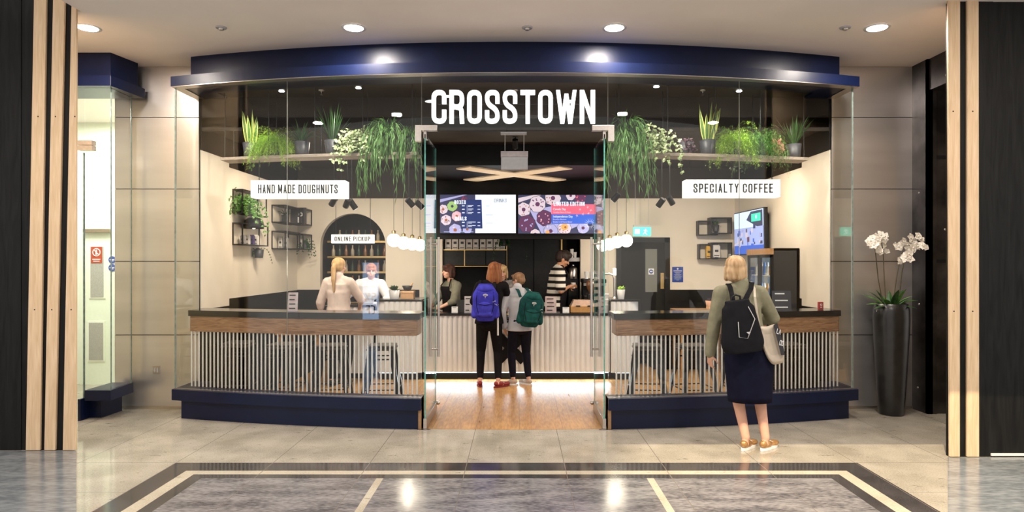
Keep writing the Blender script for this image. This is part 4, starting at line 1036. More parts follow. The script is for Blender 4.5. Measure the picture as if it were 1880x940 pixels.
# television tilted on the side wall
t = thing('wall_television', 'television showing a blue cafe picture tilted on the side wall above the fridge', 'television')
tl, tr, br, bl = [Vector((X(px, d), d, Z(py, d))) for px, py, d in ((1343, 396, 10.08), (1395, 385, 8.92), (1403, 453, 8.80), (1349, 467, 9.96))]
U = (tr-tl).normalized(); V = (tl-bl); V = (V-U*V.dot(U)).normalized(); w = (tr-tl).length; h = (tl-bl).length; Nn = U.cross(V)
mb = MB(); R_ = Matrix((U, V, Nn)).transposed(); c = bl+U*w/2+V*h/2-Nn*.03
mb.obox(c, (w+.03, h+.03, .05), R_); mb.build('casing', M['dark'], t)
F = Flat(bl, U, V); F.rect(0, 0, w, h, 'pale'); F.rect(0, h*.62, w, h, 'sky'); F.rect(0, h*.35, w, h*.62, 'pale'); F.rect(0, 0, w, h*.2, 'blue')
for k in range(26): u = rv(.02, .9); v = rv(.15, .6); F.rect(w*u, h*v, w*(u+rv(.03, .09)), h*(v+rv(.05, .14)), random.choice(['navy', 'lilac', 'cream', 'plum', 'slate', 'blue']))
F.poly([(w*.45, h*.80), (w*.8, h*.62), (w*.98, h*.62), (w*.98, h*.98), (w*.6, h*.98)], 'slate'); F.rect(w*.62, h*.74, w*.92, h*.92, 'teal'); F.disc(w*.78, h*.84, h*.05, 'sky', 10); F.poly([(0, h*.2), (w*.3, h*.3), (w*.3, h*.34), (0, h*.24)], 'cream')
F.build('display', t)
mb = MB(); mb.obox(c-Nn*.10+Vector((.05, 0, 0)), (.3, .25, .16), R_); mb.tube([c-Nn*.05, (3.42, c.y, c.z)], .03, 8); mb.build('wall_bracket', M['blackmetal'], t)
settle(t, c)
# fridge
t = thing('drinks_fridge', 'tall black drinks fridge with two lit glass doors', 'fridge')
fx0, fx1, fy0, fy1, fz = 3.08, 3.42, 7.95, 8.78, 1.775
mb = MB(); mb.box(fx0+.03, fy0, .002, fx1, fy0+.03, fz); mb.box(fx0+.03, fy1-.03, .002, fx1, fy1, fz); mb.box(fx1-.03, fy0, .002, fx1, fy1, fz); mb.box(fx0+.03, fy0, fz-.03, fx1, fy1, fz); mb.box(fx0+.03, fy0, .002, fx1, fy1, .12); mb.build('cabinet', mat('black_fridge_shell', (.016, .018, .022), .3), t)
mb = MB(); mb.box(fx0-.01, fy0, fz-.075, fx0+.03, fy1, fz+.0); mb.build('header_panel', M['tabletop'], t)
mb = MB()
for z in (.35, .62, .89, 1.16, 1.43): mb.box(fx0+.05, fy0+.03, z, fx1-.035, fy1-.03, z+.008)
mb.build('shelf', M['whiteplastic'], t)
mb = MB(); mb.box(fx1-.04, fy0+.03, .14, fx1-.032, fy1-.03, fz-.08); mb.build('lit_back', emis('fridge_light', (.80, .92, 1), 6), t)
for y0, y1 in ((fy0+.01, (fy0+fy1)/2-.004), ((fy0+fy1)/2+.004, fy1-.01)):
    d = MB(); d.m = 0
    d.box(fx0, y0, .14, fx0+.03, y0+.035, fz-.08); d.box(fx0, y1-.035, .14, fx0+.03, y1, fz-.08); d.box(fx0, y0, .14, fx0+.03, y1, .18); d.box(fx0, y0, fz-.115, fx0+.03, y1, fz-.08)
    o = d.build('door', M['dark'], t)
    mb = MB(); mb.box(fx0+.01, y0+.035, .18, fx0+.016, y1-.035, fz-.115); mb.build('door_glass', M['glass'], o)
settle(t, (3.25, 8.36, 0))
# drinks cans: a few rows behind the doors
cm = [mat('can_white', (.7, .7, .68), .3), mat('can_blue', (.08, .2, .5), .3), mat('bottle_amber', (.4, .18, .04), .2)]
c0 = None; q = 0
for r_, z in enumerate((.629, .899, 1.169, 1.439)):
    for k in range(7):
        y = fy0+.09+k*.105
        o = MB().lathe([(.024, 0), (.027, .006), (.027, .10), (.02, .118), (.012, .15), (.012, .165)], (3.19, y, z), 10).build('drink_bottle', cm[(k+r_) % 3], None, label='%s drink bottle, %s from the bar end on the %s shelf of the fridge' % (['white', 'blue', 'amber'][(k+r_) % 3], ORD[k], ['lowest', 'second', 'third', 'top'][r_]), category='bottle', group='drinks on the %s shelf of the fridge' % ['lowest', 'second', 'third', 'top'][r_])

# ================================================================ BACK DOOR, NOTICES, BOX SHELVES
D = BACK
mb = MB(); x0, x1 = X(1131, D), X(1229, D); z1 = Z(436, D)
mb.box(x0, D-.04, 0, X(1140, D), D, z1); mb.box(X(1219, D), D-.04, 0, x1, D, z1); mb.box(x0, D-.04, z1-.08, x1, D, z1)
o = struct('door_3', mb, M['wains'])
mb = MB(); a, b = X(1184, D), X(1206, D); zt, zb2 = Z(457, D), Z(536, D)
P0, P1, P2, P3 = X(1140, D), a, b, X(1219, D)
mb.box(P0, D-.028, .01, P1, D-.002, z1-.08); mb.box(P2, D-.028, .01, P3, D-.002, z1-.08); mb.box(P1, D-.028, .01, P2, D-.002, zb2); mb.box(P1, D-.028, zt, P2, D-.002, z1-.08)
struct('door_leaf', mb, M['black'], o)
mb = MB(); mb.box(P1, D-.018, zb2, P2, D-.01, zt); struct('vision_panel', mb, mat('grey_vision_glass', (.17, .17, .15), .2), o)
mb = MB(); mb.box(X(1212, D), D-.034, Z(530, D), X(1218, D), D-.028, Z(501, D)); struct('push_plate', mb, M['brass'], o)
mb = MB(); mb.box(X(1150, D), D-.031, .2, X(1176, D), D-.028, 1.0); struct('door_moulding', mb, M['wains'], o)
M['blue'] = mat('notice_blue', (.015, .06, .32), .4); M['nwhite'] = mat('notice_white', (.75, .75, .75), .5)
t = thing('door_notice', 'small round blue and white notice on the glass of the dark door', 'notice')
mb = MB(); mb.box(X(1190, D), D-.022, Z(504, D), X(1200, D), D-.019, Z(493, D)); mb.build('plate', M['nwhite'], t)
mb = MB(); mb.ell((X(1195, D), D-.022, Z(498.5, D)), (.034, .002, .034)); mb.m = 0; mb.build('disc', M['blue'], t)
mb = MB(); mb.box(X(1192.6, D), D-.026, Z(499.6, D), X(1197.6, D), D-.0245, Z(497.4, D)); mb.build('marking', M['nwhite'], t); settle(t, (X(1195, D), D-.02, Z(504, D)))
t = thing('wall_poster', 'blue printed notice on the cream wall beside the dark door', 'poster')
x0, x1, z0, z1 = X(1234, D), X(1254, D), Z(518, D), Z(490, D)
mb = MB(); mb.box(x0, D-.008, z0, x1, D-.001, z1); mb.build('board', M['blue'], t)
mb = MB(); mb.ell(((x0+x1)/2, D-.008, z1-.03), (.014, .002, .014))
mb.box(x0+.02, D-.0105, z1-.068, x1-.02, D-.008, z1-.058)
for k in range(8): ww = (.05, .035, .055, .045, .06, .05, .055, .02)[k]; mb.box((x0+x1)/2-ww, D-.0105, z1-.09-k*.017, (x0+x1)/2+ww, D-.008, z1-.086-k*.017)
mb.build('printing', M['nwhite'], t); settle(t, ((x0+x1)/2, D, z0))
def box_shelf(px0, px1, py0, py1, lab, D=BACK, depth=.2, th=.014):
    t = thing('box_shelf', lab, 'shelf', 'black frame box shelves'); x0, x1, z0, z1 = X(px0, D-depth), X(px1, D-depth), Z(py1, D-depth), Z(py0, D-depth); mb = MB()
    mb.box(x0, D-depth, z0, x1, D-.007, z0+th); mb.box(x0, D-depth, z1-th, x1, D-.007, z1); mb.box(x0, D-depth, z0+th, x0+th, D-.007, z1-th); mb.box(x1-th, D-depth, z0+th, x1, D-.007, z1-th)
    mb.build('frame', M['blackmetal'], t); return settle(t, ((x0+x1)/2, D-.1, z0))
for q in ((1282, 1318, 405, 432, 'rear black box shelf of the upper pair beside the television', .14), (1305, 1344, 399, 429, 'front black box shelf with plant, upper pair beside the television', .2),
          (1284, 1319, 448, 476, 'rear black box shelf with yellow packet, lower pair beside the television', .14), (1306, 1344.5, 445, 475, 'front black box shelf of the lower pair beside the television', .2)):
    box_shelf(*q[:5], depth=q[5])
def small_pot_plant(px, py, D, lab, r=.05, h=.08, m='green_leaf', kind='succulent', potm='pot', grp=None):
    t = thing('potted_plant', lab, 'plant', None, (X(px, D), D, Z(py, D)))
    MB().lathe([(r*.75, 0), (r, h), (r*.9, h), (r*.88, h-.01), (.001, h-.012)], (0, 0, 0), 16).build('pot', M[potm], t)
    mb = MB()
    if kind == 'succulent':
        for k in range(40): a = rv(0, 6.28); o_ = rv(.1, 1); mb.oval((math.cos(a)*r*.3, math.sin(a)*r*.3, h-.01), (math.cos(a)*o_, math.sin(a)*o_, rv(.3, 1)), r*rv(.8, 1.2), r*.22, (0, 0, 1))
    elif kind == 'spiky':
        for k in range(30): a = rv(0, 6.28); o_ = rv(.3, 1); mb.blade((0, 0, h-.01), (math.cos(a)*o_, math.sin(a)*o_, .8), rv(.09, .16), .006, 1.3)
    else:
        for k in range(22):
            a = rv(0, 6.28); P = strand((0, 0, h), (math.cos(a), math.sin(a)*.5-.3, .6), rv(.12, .38) if k % 2 else .12, 2, 7)
            for i in range(1, len(P)):
                for j in range(3): mb.oval(P[i], (rv(-1, 1), rv(-1, .3), rv(-.7, .5)), .022, .009, (0, -1, .5))
    mb.build('leaves', M[m], t); return t
small_pot_plant(1314, 425, 10.24, 'small grassy plant in a dark pot on the upper black box shelf', .055, .10, kind='spiky')
small_pot_plant(523, 407.5, 9.55, 'small spiky dark plant on the upper box shelves near the pickup arch', .05, .10, 'dark_leaf', 'spiky')
small_pot_plant(560, 455.7, 10.1, 'small trailing plant on the lower box shelf near the pickup arch', .05, .09, 'dark_leaf', 'trail')
t = thing('framed_picture', 'dark framed picture of a doughnut on the box shelf near the pickup arch', 'picture')
def doughnut_pic(t, px0, px1, py0, py1, D):
    x0, x1, z0, z1 = X(px0, D), X(px1, D), Z(py1, D), Z(py0, D)
    mb = MB(); mb.box(x0, D, z0, x1, D+.02, z1); mb.build('board', mat('dark_print', (.06, .055, .06), .5), t)
    mb = MB(); torus(mb, ((x0+x1)/2+(x1-x0)*.15, D, z1-(z1-z0)*.42), (x1-x0)*.10, (x1-x0)*.045, tilt=Matrix.Rotation(PI/2, 4, 'X')); mb.box((x0+x1)/2-(x1-x0)*.05, D-.003, z0+.02, (x0+x1)/2+(x1-x0)*.12, D, z0+(z1-z0)*.42); mb.build('printing', M['nwhite'], t)
    return settle(t, ((x0+x1)/2, D, z0))
doughnut_pic(t, 534, 562, 381, 411, 10.0)
def packet(px0, px1, py0, py1, D, m, lab, name='packet', cat='packet', d=.06, grp=None):
    x0, x1, z0, z1 = X(px0, D), X(px1, D), Z(py1, D), Z(py0, D); w_ = x1-x0; h_ = z1-z0; t = thing(name, lab, cat, grp)
    mb = MB(); mb.box(x0, D, z0, x1, D+d, z0+h_*.86)
    mb.add([(x0, D, z0+h_*.86), (x1, D, z0+h_*.86), (x1, D+d, z0+h_*.86), (x0, D+d, z0+h_*.86), (x0+w_*.03, D+d*.45, z1), (x1-w_*.03, D+d*.45, z1), (x1-w_*.03, D+d*.55, z1), (x0+w_*.03, D+d*.55, z1)], [(0,1,5,4),(1,2,6,5),(2,3,7,6),(3,0,4,7),(4,5,6,7)])
    mb.build('bag', m, t)
    mb = MB(); mb.box(x0+w_*.25, D-.002, z0+h_*.42, x0+w_*.75, D, z0+h_*.60); mb.box(x0+w_*.12, D-.002, z0+h_*.1, x1-w_*.12, D, z0+h_*.16); mb.build('printed_label', M['ink'], t)
    return settle(t, ((x0+x1)/2, D+d/2, z0))
yel = mat('yellow_packet', (.65, .36, .03), .5); whi = mat('white_packet', (.62, .58, .54), .5); gry = mat('grey_packet', (.30, .28, .28), .5)
packet(1297, 1306, 451.5, 473.8, 10.2, yel, 'yellow packet on the lower black box shelf')
packet(1309.5, 1322, 449.5, 472.3, 10.16, whi, 'white carton on the lower black box shelf beside the television')
packet(1338.5, 1342, 466, 472.5, 10.16, whi, 'tiny white cup on the lower black box shelf', 'cup', 'cup', .03)
for i, (a, b) in enumerate(((505, 512), (514, 522), (543, 549))): packet(a+6, b+6, 434+i*2, 456.3 if i < 2 else 456, 9.45 if i < 2 else 10.05, [whi, gry, whi][i], ['white packet at the end of the lower shelf near the pickup arch', 'grey packet in the middle of the lower shelf near the pickup arch', 'white packet beside the small trailing plant near the pickup arch'][i])
# shelves on the side wall under the trailing plant
def side_shelf(y0, y1, z0, z1, lab, d=.13):
    t = thing('box_shelf', lab, 'shelf', 'black frame box shelves'); x0, x1 = IX0, IX0+d; th = .014; mb = MB()
    mb.box(x0, y0, z0, x1, y1, z0+th); mb.box(x0, y0, z1-th, x1, y1, z1)
    for y in (y0, y1-th): mb.box(x1-th, y, z0+th, x1, y+th, z1-th); mb.box(x0, y, z0+th, x0+th, y+th, z1-th)
    mb.build('frame', M['blackmetal'], t); return settle(t, (x0+.06, (y0+y1)/2, z0))
side_shelf(7.98, 8.75, 2.20, 2.50, 'upper black box shelf on the side wall behind the trailing ivy')
side_shelf(7.98, 8.80, 1.815, 2.09, 'lower black box shelf on the side wall holding packets')
side_shelf(9.25, 9.88, 2.165, 2.42, 'upper empty black box shelf on the side wall, between the ivy and the pickup arch', .2)
side_shelf(9.90, 10.32, 2.18, 2.43, 'upper black box shelf holding a dark picture, next to the pickup arch', .24)
side_shelf(9.25, 9.88, 1.79, 2.05, 'lower black box shelf with small packets, between the ivy and the pickup arch', .2)
side_shelf(9.90, 10.32, 1.80, 2.04, 'lower black box shelf with trailing plant, next to the pickup arch', .24)
t = thing('framed_picture', 'dark picture of a doughnut standing on the side wall shelf', 'picture')
doughnut_pic(t, 446, 464, 366, 392.4, 8.25)
for i in range(4): packet(441+i*8, 448.6+i*8, 431, 482-.230*1200/(8.12+i*.14), 8.12+i*.14, [gry, whi, mat('purple_packet', (.12, .07, .25), .5), whi][i], ['grey packet next to the ivy on the side wall shelf', 'white packet second from the ivy on the side wall shelf', 'purple packet on the side wall shelf', 'white packet by the basket plant on the side wall shelf'][i])
t = p_trail('dense ivy trailing from the upper shelf on the side wall', 0, 'green_leaf', 80, .55, .012, .035, 'trailing_ivy', 6.7, .16, density=10); t.location = (-3.40, 8.09, 2.216)
t = p_trail('thin trailing ivy hanging from the lower shelf on the side wall', 0, 'dark_leaf', 18, .35, .008, .022, 'trailing_ivy', 6.7, .05, density=8); t.location = (-3.41, 8.60, 1.66); t.scale = (.8, .8, .8)
# dark bowl-shaped basket hanging at the shelf end
t = thing('wall_lamp', 'black domed lamp shade hanging in front of the side wall shelf', 'lamp')
p = Vector((X(466, 8.3), 8.3, Z(412, 8.3)))
MB().lathe([(.0, .09), (.06, .085), (.11, .05), (.125, -.02), (.12, -.055), (.115, -.055), (.115, -.02), (.10, .04), (.0, .075)], p, 22).build('shade', M['blackmetal'], t)
MB().ell(p+Vector((0, 0, -.02)), (.03, .03, .04)).build('bulb', emis('warm_bulb', (1, .85, .6), 6), t)
MB().tube([p+Vector((0, 0, .08)), p+Vector((0, 0, .16)), (IX0, 8.3, p.z+.16)], .006, 6).build('arm', M['blackmetal'], t); settle(t, p)

# centre recess: shelf with white bags, cupboards, brass trims
t = thing('back_cupboard', 'black wall cupboards with brass edges behind the counter', 'cupboard')
D = BACK+.12; x0, x1 = X(812, D)+.02, X(930, D)
mb = MB(); mb.box(x0, D, Z(489, D), x1, D+.4, Z(458.5, D)-.0); mb.build('cabinet', M['black'], t)
for a, b in ((814, 852), (854, 891), (893, 928)):
    mb = MB(); mb.box(X(a, D), D-.02, Z(487.5, D), X(b, D), D, Z(460, D)); mb.build('door', M['dark'], t)
mb = MB(); mb.box(x0, D-.022, Z(489.5, D), x1, D-.004, Z(488.3, D)); mb.box(X(852.4, D), D-.022, Z(488, D), X(853.6, D), D-.004, Z(459, D)); mb.box(x0, D-.024, Z(459.5, D), x1, D+.3, Z(458, D)); mb.build('edge_trim', M['brass'], t)
settle(t, ((x0+x1)/2, D, Z(489, D)))
for i, (a, b, zt) in enumerate(((817, 828, 436), (830, 841, 434), (843, 854, 434), (856, 867, 436.5), (868.5, 878.5, 436.5), (881, 891.5, 436), (893, 904.5, 433.5), (906, 917, 436), (918.5, 927, 438))):
    packet(a, b, zt, 457.8, D+.04, M['whiteplastic'] if False else whi, 'white paper bag with black print, number %s along the top shelf behind the counter' % ['one', 'two', 'three', 'four', 'five', 'six', 'seven', 'eight', 'nine'][i] if False else ['first white coffee bag at the wall end of the top shelf', 'second white coffee bag from the wall end of the top shelf', 'third white coffee bag from the wall end of the top shelf', 'fourth white coffee bag from the wall end of the top shelf', 'middle white coffee bag of the nine on the top shelf', 'fourth white coffee bag from the hanging ivy on the top shelf', 'tallest white coffee bag, third from the hanging ivy', 'second white coffee bag from the hanging ivy', 'narrow white coffee bag touching the hanging ivy'][i], 'coffee_bag', 'bag', .1, 'white coffee bags on the top shelf')
t = thing('tall_cupboard', 'tall black panelled cupboard with brass edge strips behind the man', 'cupboard')
xa, xb = X(930, D), X(1031, D)
mb = MB(); mb.box(xa, D+.1, .002, xb, D+.5, 2.3); mb.build('cabinet', M['black'], t)
for a, b in ((932, 979), (981, 1028)): mb = MB(); mb.box(X(a, D), D+.08, .1, X(b, D), D+.1, 2.25); mb.build('door', M['dark'], t)
mb = MB(); mb.box(xa-.006, D+.06, .9, xa+.008, D+.09, 2.3); mb.box(xb-.008, D+.02, .9, xb+.014, D+.09, 2.3); mb.build('edge_trim', M['brass'], t)
settle(t, ((xa+xb)/2, D+.3, 0))
t = p_trail('dark ivy hanging down at the end of the coffee bag shelf', 0, 'dark_leaf', 34, .9, .009, .03, 'trailing_ivy', 6.7, .15, density=12, potted=True); t.location = (X(925, D), D+.06, 1.86); t.scale = (.7, .7, .8)
# back counter and shelf with machines at the man's side
t = thing('back_counter', 'black back counter in the recess behind the staff', 'counter')
mb = MB(); mb.box(bx0+.01, BACK-.35, .002, X(925, BACK), BACK+.1, .9); mb.build('body', M['black'], t, bevel=.004)
mb = MB(); mb.box(bx0, BACK-.37, .9, X(925, BACK), BACK+.1, .93); mb.build('worktop', M['stone'], t); settle(t, (-.7, BACK, 0))
t = thing('wall_shelf', 'short grey shelf holding paper cups behind the striped shirt man', 'shelf')
mb = MB(); mb.box(X(1040, D), D-.05, Z(480, D), X(1064, D), D+.3, Z(473, D)); mb.build('board', M['greyplastic'], t); settle(t, (X(1052, D), D, Z(480, D)))
def cup(x, y, z, lab, r=.032, h=.09, m=None, grp='paper cups'):
    t = thing('paper_cup', lab, 'cup', grp, (x, y, z))
    MB().lathe([(r*.72, 0), (r, h), (r*1.04, h+.002), (r*1.04, h+.008), (r*.95, h+.008), (r*.7, .01)], (0, 0, 0), 14).build('cup', m or M['nwhite'], t); return t
cup(X(1050, D), D+.0, Z(473, D), 'taller paper cup on the grey shelf behind the man', .03, .13); cup(X(1056, D), D+.0, Z(473, D), 'shorter paper cup on the grey shelf behind the man', .026, .08)
t = thing('water_boiler', 'steel cylinder coffee urn under the grey shelf behind the man', 'urn')
p = (X(1053, D), D+.05, Z(512, D))
MB().lathe([(.075, 0), (.078, .02), (.078, .17), (.05, .19), (.02, .20), (.02, .225)], p, 20).build('body', M['chrome'], t); MB().box(p[0]-.08, D, .905, p[0]+.08, D+.3, p[2]).build('base', M['dark'], t, bevel=.005); 
MB().tube([(p[0], p[1]-.07, p[2]+.03), (p[0], p[1]-.12, p[2]+.03), (p[0], p[1]-.12, p[2])], .01, 8).build('tap', M['dark'], t); settle(t, (p[0], p[1], .93))
t = thing('grinder_stand', 'black cabinet carrying the steel urn in the recess', 'cabinet')
mb = MB(); mb.box(X(1036, D), D-.06, .002, X(1065, D)-.02, D+.35, .9); mb.build('body', M['dark'], t, bevel=.004); mb = MB(); mb.box(X(1037, D), D-.07, .15, X(1064, D)-.02, D-.06, .85); mb.build('door', M['black'], t); settle(t, (X(1050, D), D, 0))
# bottle shelves in the pickup arch
for k, z in enumerate((.95, 1.2, 1.45, 1.7, 1.95)):
    t = thing('arch_shelf', ['lowest', 'second', 'middle', 'fourth', 'top'][k]+' dark shelf inside the pickup arch', 'shelf', 'shelves in the pickup arch'); a, b = (ax0+.01, ax1-.01)
    mb = MB(); mb.box(a, BACK+.35, z-.02, b, BACK+.68, z); mb.build('board', M['tabletop'] if k else M['dark'], t)
    mb = MB(); mb.box(a, BACK+.34, z-.025, b, BACK+.35, z+.006); mb.build('edge', M['brass'], t); settle(t, ((a+b)/2, BACK+.5, z-.02))
bt = [mat('amber_glass_bottle', (.25, .10, .03), .2), mat('dark_green_bottle', (.03, .06, .03), .2), mat('clear_cordial_bottle', (.5, .42, .3), .2)]
bm = []
for i in range(3): q = MB(); q.lathe([(.028, 0), (.03, .01), (.03, .10), (.012, .14), (.012, .17), (.014, .175), (.014, .185)], (0, 0, 0), 10); bm.append(q)
for k, z in enumerate((1.2, 1.45, 1.7, 1.95)):
    for j in range(9):
        x = ax0+.09+j*.105
        if k == 3 and (j < 1 or j > 7): continue
        i = (j*2+k) % 3
        o = bm[i].build('bottle', bt[i], None, label='%s bottle, %s from the bench side on the %s shelf of the arch' % (['amber', 'dark green', 'pale'][i], ORD[j], ['second', 'middle', 'fourth', 'top'][k]), category='bottle', group='%s bottles on the %s shelf of the arch' % (['amber', 'dark green', 'pale'][i], ['second', 'middle', 'fourth', 'top'][k]))
        o.location = (x, BACK+.42, z+.001)

# ================================================================ THINGS ON THE COUNTER
def card(px0, px1, py0, py1, D, lab, m, lines=4, lean=.03, name='menu_card'):
    t = thing(name, lab, 'card'); x0, x1, z0, z1 = X(px0, D), X(px1, D), Z(py1, D), Z(py0, D); mb = MB()
    mb.add([(x0,D,z0),(x1,D,z0),(x1,D+.006,z0),(x0,D+.006,z0),(x0,D+lean,z1),(x1,D+lean,z1),(x1,D+lean+.006,z1),(x0,D+lean+.006,z1)], [(0,3,2,1),(4,5,6,7),(0,1,5,4),(1,2,6,5),(2,3,7,6),(3,0,4,7)])
    mb.build('board', m, t); mb = MB(); w_ = x1-x0; h_ = z1-z0
    for k in range(lines):
        f = .85-.7*k/max(1, lines-1); y = D+lean*f-.002; mb.box(x0+w_*.15, y-.001, z0+h_*f-h_*.03, x1-w_*rv(.15, .4), y+.002, z0+h_*f+h_*.03)
    mb.build('printing', M['ink'] if m is not M['darkcard'] else M['nwhite'], t)
    mb = MB(); mb.box(x0, D-.02, z0, x1, D+.05, z0+.004); mb.build('foot', M['acrylic'], t)
    return settle(t, ((x0+x1)/2, D, z0))
M['darkcard'] = mat('dark_card', (.03, .03, .04), .4); M['palecard'] = mat('pale_card', (.42, .40, .42), .5); M['pinkcard'] = mat('pink_grey_card', (.42, .30, .30), .5, col2=(.5, .45, .45), scale=14)
CT = .909
def zy(D, z=CT): return 482+(1.6-z)*1200/D
card(852.5, 866, 544, zy(9.0), 9.0, 'pale grey menu card in a holder beside the blue backpack', M['palecard'], 3)
card(1001, 1021.5, 544.5, zy(9.0), 9.0, 'pinkish printed menu card in a holder beside the green backpack', M['pinkcard'], 4)
card(829, 840.5, 563, zy(9.0), 9.0, 'little white price ticket in front of the aproned woman', M['nwhite'], 1, .01, 'price_ticket')
card(1033, 1045, 564, zy(9.0), 9.0, 'little white price ticket beside the wooden tray', M['nwhite'], 1, .01, 'price_ticket')
t = thing('cake_tray', 'wooden tray under a clear sloping lid on the counter', 'tray')
D = 9.0; x0, x1 = X(1048, D), X(1092, D); z0 = CT
mb = MB(); mb.box(x0, D, z0+.001, x1, D+.28, z0+.09); mb.build('tray', mat('honey_wood', (.42, .22, .07), .4), t, bevel=.004)
mb = MB(); mb.add([(x0+.005,D+.01,z0+.09),(x1-.005,D+.01,z0+.09),(x1-.005,D+.27,z0+.09),(x0+.005,D+.27,z0+.09),(x0+.05,D+.08,z0+.17),(x1-.02,D+.08,z0+.17),(x1-.02,D+.27,z0+.17),(x0+.05,D+.27,z0+.17)], [(0,3,2,1),(4,5,6,7),(0,1,5,4),(1,2,6,5),(2,3,7,6),(3,0,4,7)]); mb.build('lid', mat('smoked_lid', (.40, .28, .22), .2), t)
mb = MB(); 
for x in (x0+.07, x1-.1): mb.box(x, D-.008, z0+.085, x+.06, D+.01, z0+.10)
mb.build('hinge', M['dark'], t); settle(t, ((x0+x1)/2, D+.14, z0))
t = thing('till', 'black till screen between the aproned woman and the grey menu card', 'till')
D = 9.05; mb = MB(); mb.add([(X(839, D),D,CT),(X(852, D),D,CT),(X(852, D),D+.03,CT),(X(839, D),D+.03,CT),(X(839, D),D+.05,CT+.17),(X(852, D),D+.05,CT+.17),(X(852, D),D+.08,CT+.17),(X(839, D),D+.08,CT+.17)], [(0,3,2,1),(4,5,6,7),(0,1,5,4),(1,2,6,5),(2,3,7,6),(3,0,4,7)]); mb.build('monitor', M['dark'], t)
mb = MB(); mb.box(X(838, D), D+.03, CT, X(853, D), D+.2, CT+.02); mb.build('base', M['black'], t); settle(t, (X(846, D), D+.1, CT))
t = thing('leaflet_stand', 'clear tiered stand of grey printed leaflets between the two customers', 'stand')
D = 9.02
for i, (a, b, c_, d_) in enumerate(((929, 944, 515, 535), (930, 946, 533, 552), (931, 947, 550, 566))):
    mb = MB(); mb.box(X(a, D), D+.08-.03*i, Z(d_, D), X(b, D), D+.09-.03*i, Z(c_, D)); mb.build('leaflet', [mat('grey_leaflet', (.12, .11, .11), .5, col2=(.3, .28, .27), scale=25), M['pinkcard'], M['palecard']][i], t)
mb = MB(); mb.box(X(929, D), D+.095, CT, X(947, D), D+.10, Z(514, D)); mb.box(X(929, D), D, CT, X(947, D), D+.1, CT+.006); mb.build('frame', M['acrylic'], t); settle(t, (X(938, D), D+.05, CT))
# left wing: box, two bowls
D = 9.0; WT = 1.101
t = thing('cardboard_box', 'brown cardboard box on the taller counter near the globe lamps', 'box')
mb = MB(); mb.box(X(735, D), D, WT, X(759, D), D+.15, WT+.10); mb.build('carton', mat('kraft_card', (.42, .24, .12), .7), t); mb = MB(); mb.box(X(734.5, D), D-.004, WT+.08, X(759.5, D), D+.154, WT+.105); mb.build('lid', mat('kraft_lid', (.5, .3, .16), .7), t); settle(t, (X(747, D), D+.07, WT))
def bowl(px, D, z, r, lab, m, stuff=None, spoon=False):
    t = thing('bowl', lab, 'bowl', None, (X(px, D), D, z)); MB().lathe([(r*.5, 0), (r*.62, .004), (r, r*.95), (r*.95, r*.95), (r*.55, .02), (.001, .018)], (0, 0, 0), 20).build('bowl', m, t)
    if spoon: MB().tube([(r*.3, 0, .03), (r*1.0, 0, r*1.5)], [.006, .01], 6).build('handle', M['tabletop'], t)
    return t
bowl(748, 9.07, WT+.106, .075, 'dark bowl with a wooden spoon on top of the cardboard box', M['dark'], spoon=True)
small_pot_plant(724, zy(8.98, WT), 8.98, 'grey pot of succulents beside the cardboard box', .08, .12, 'dark_leaf', 'succulent', 'greyplastic')
small_pot_plant(1140, zy(8.96, WT), 8.96, 'concrete pot of bright green succulent on the taller counter', .058, .13, 'lime_leaf', 'succulent', 'greyplastic')
# espresso machine on the back counter of the coffee side
t = thing('back_counter', 'black counter under the espresso machine near the dark door', 'counter')
mb = MB(); mb.box(X(1072, 9.75), 9.6, .002, X(1120, 9.75), BACK-.01, .93); mb.build('body', M['dark'], t, bevel=.004); mb = MB(); mb.box(X(1071, 9.75), 9.58, .93, X(1121, 9.75), BACK-.01, .955); mb.build('worktop', M['stone'], t); settle(t, (1.1, 9.9, 0))
t = thing('espresso_machine', 'steel and black espresso machine partly hidden by the door handle', 'coffee machine'); D = 9.68
x0, x1 = X(1072, D), X(1112, D); z0 = .956
mb = MB(); mb.box(x0, D, z0+.06, x1, D+.4, z0+.14); mb.box(x0, D+.18, z0+.14, x1, D+.42, z0+.36); mb.box(x0-.01, D-.02, z0+.34, x1+.01, D+.42, z0+.40); mb.build('body', M['dark'], t, bevel=.01)
mb = MB(); mb.box(x0+.01, D-.015, z0+.141, x1-.01, D+.17, z0+.148); mb.box(x0-.005, D-.024, z0+.30, x1+.005, D-.02, z0+.34); mb.build('drip_tray', M['chrome'], t)
for k in range(2):
    x = x0+.09+.14*k; mb = MB(); mb.tube([(x, D+.08, z0+.34), (x, D+.08, z0+.27)], .032, 14); mb.build('group_head', M['chrome'], t)
    mb = MB(); mb.tube([(x, D+.06, z0+.262), (x, D-.08, z0+.25)], [.012, .016], 8); mb.build('portafilter', M['black'], t)
for x in (x0+.03, x1-.03): MB().tube([(x, D, z0), (x, D, z0+.07)], .015, 8).build('foot', M['chrome'], t)
for k in range(4): cup(x0+.05+.08*k, D+.1, z0+.401, 'paper cup %s on top of the espresso machine' % ['nearest the grinder', 'second along', 'third along', 'nearest the dark door'][k], .034, .1)
settle(t, ((x0+x1)/2, D+.2, z0))
t = thing('coffee_grinder', 'coffee grinder with brown bean hopper beside the espresso machine', 'grinder'); x = X(1086, 9.3); D = 9.3
MB().box(x-.06, D-.05, .909, x+.06, D+.1, 1.16).build('body', M['dark'], t, bevel=.02); MB().lathe([(.03, 0), (.07, .08), (.075, .17), (.06, .18), (.02, .19)], (x, D+.02, 1.16), 18).build('hopper', mat('bean_hopper', (.12, .05, .02), .2), t)
MB().tube([(x, D-.05, 1.08), (x, D-.11, 1.05)], .014, 8).build('spout', M['chrome'], t); settle(t, (x, D, .909))
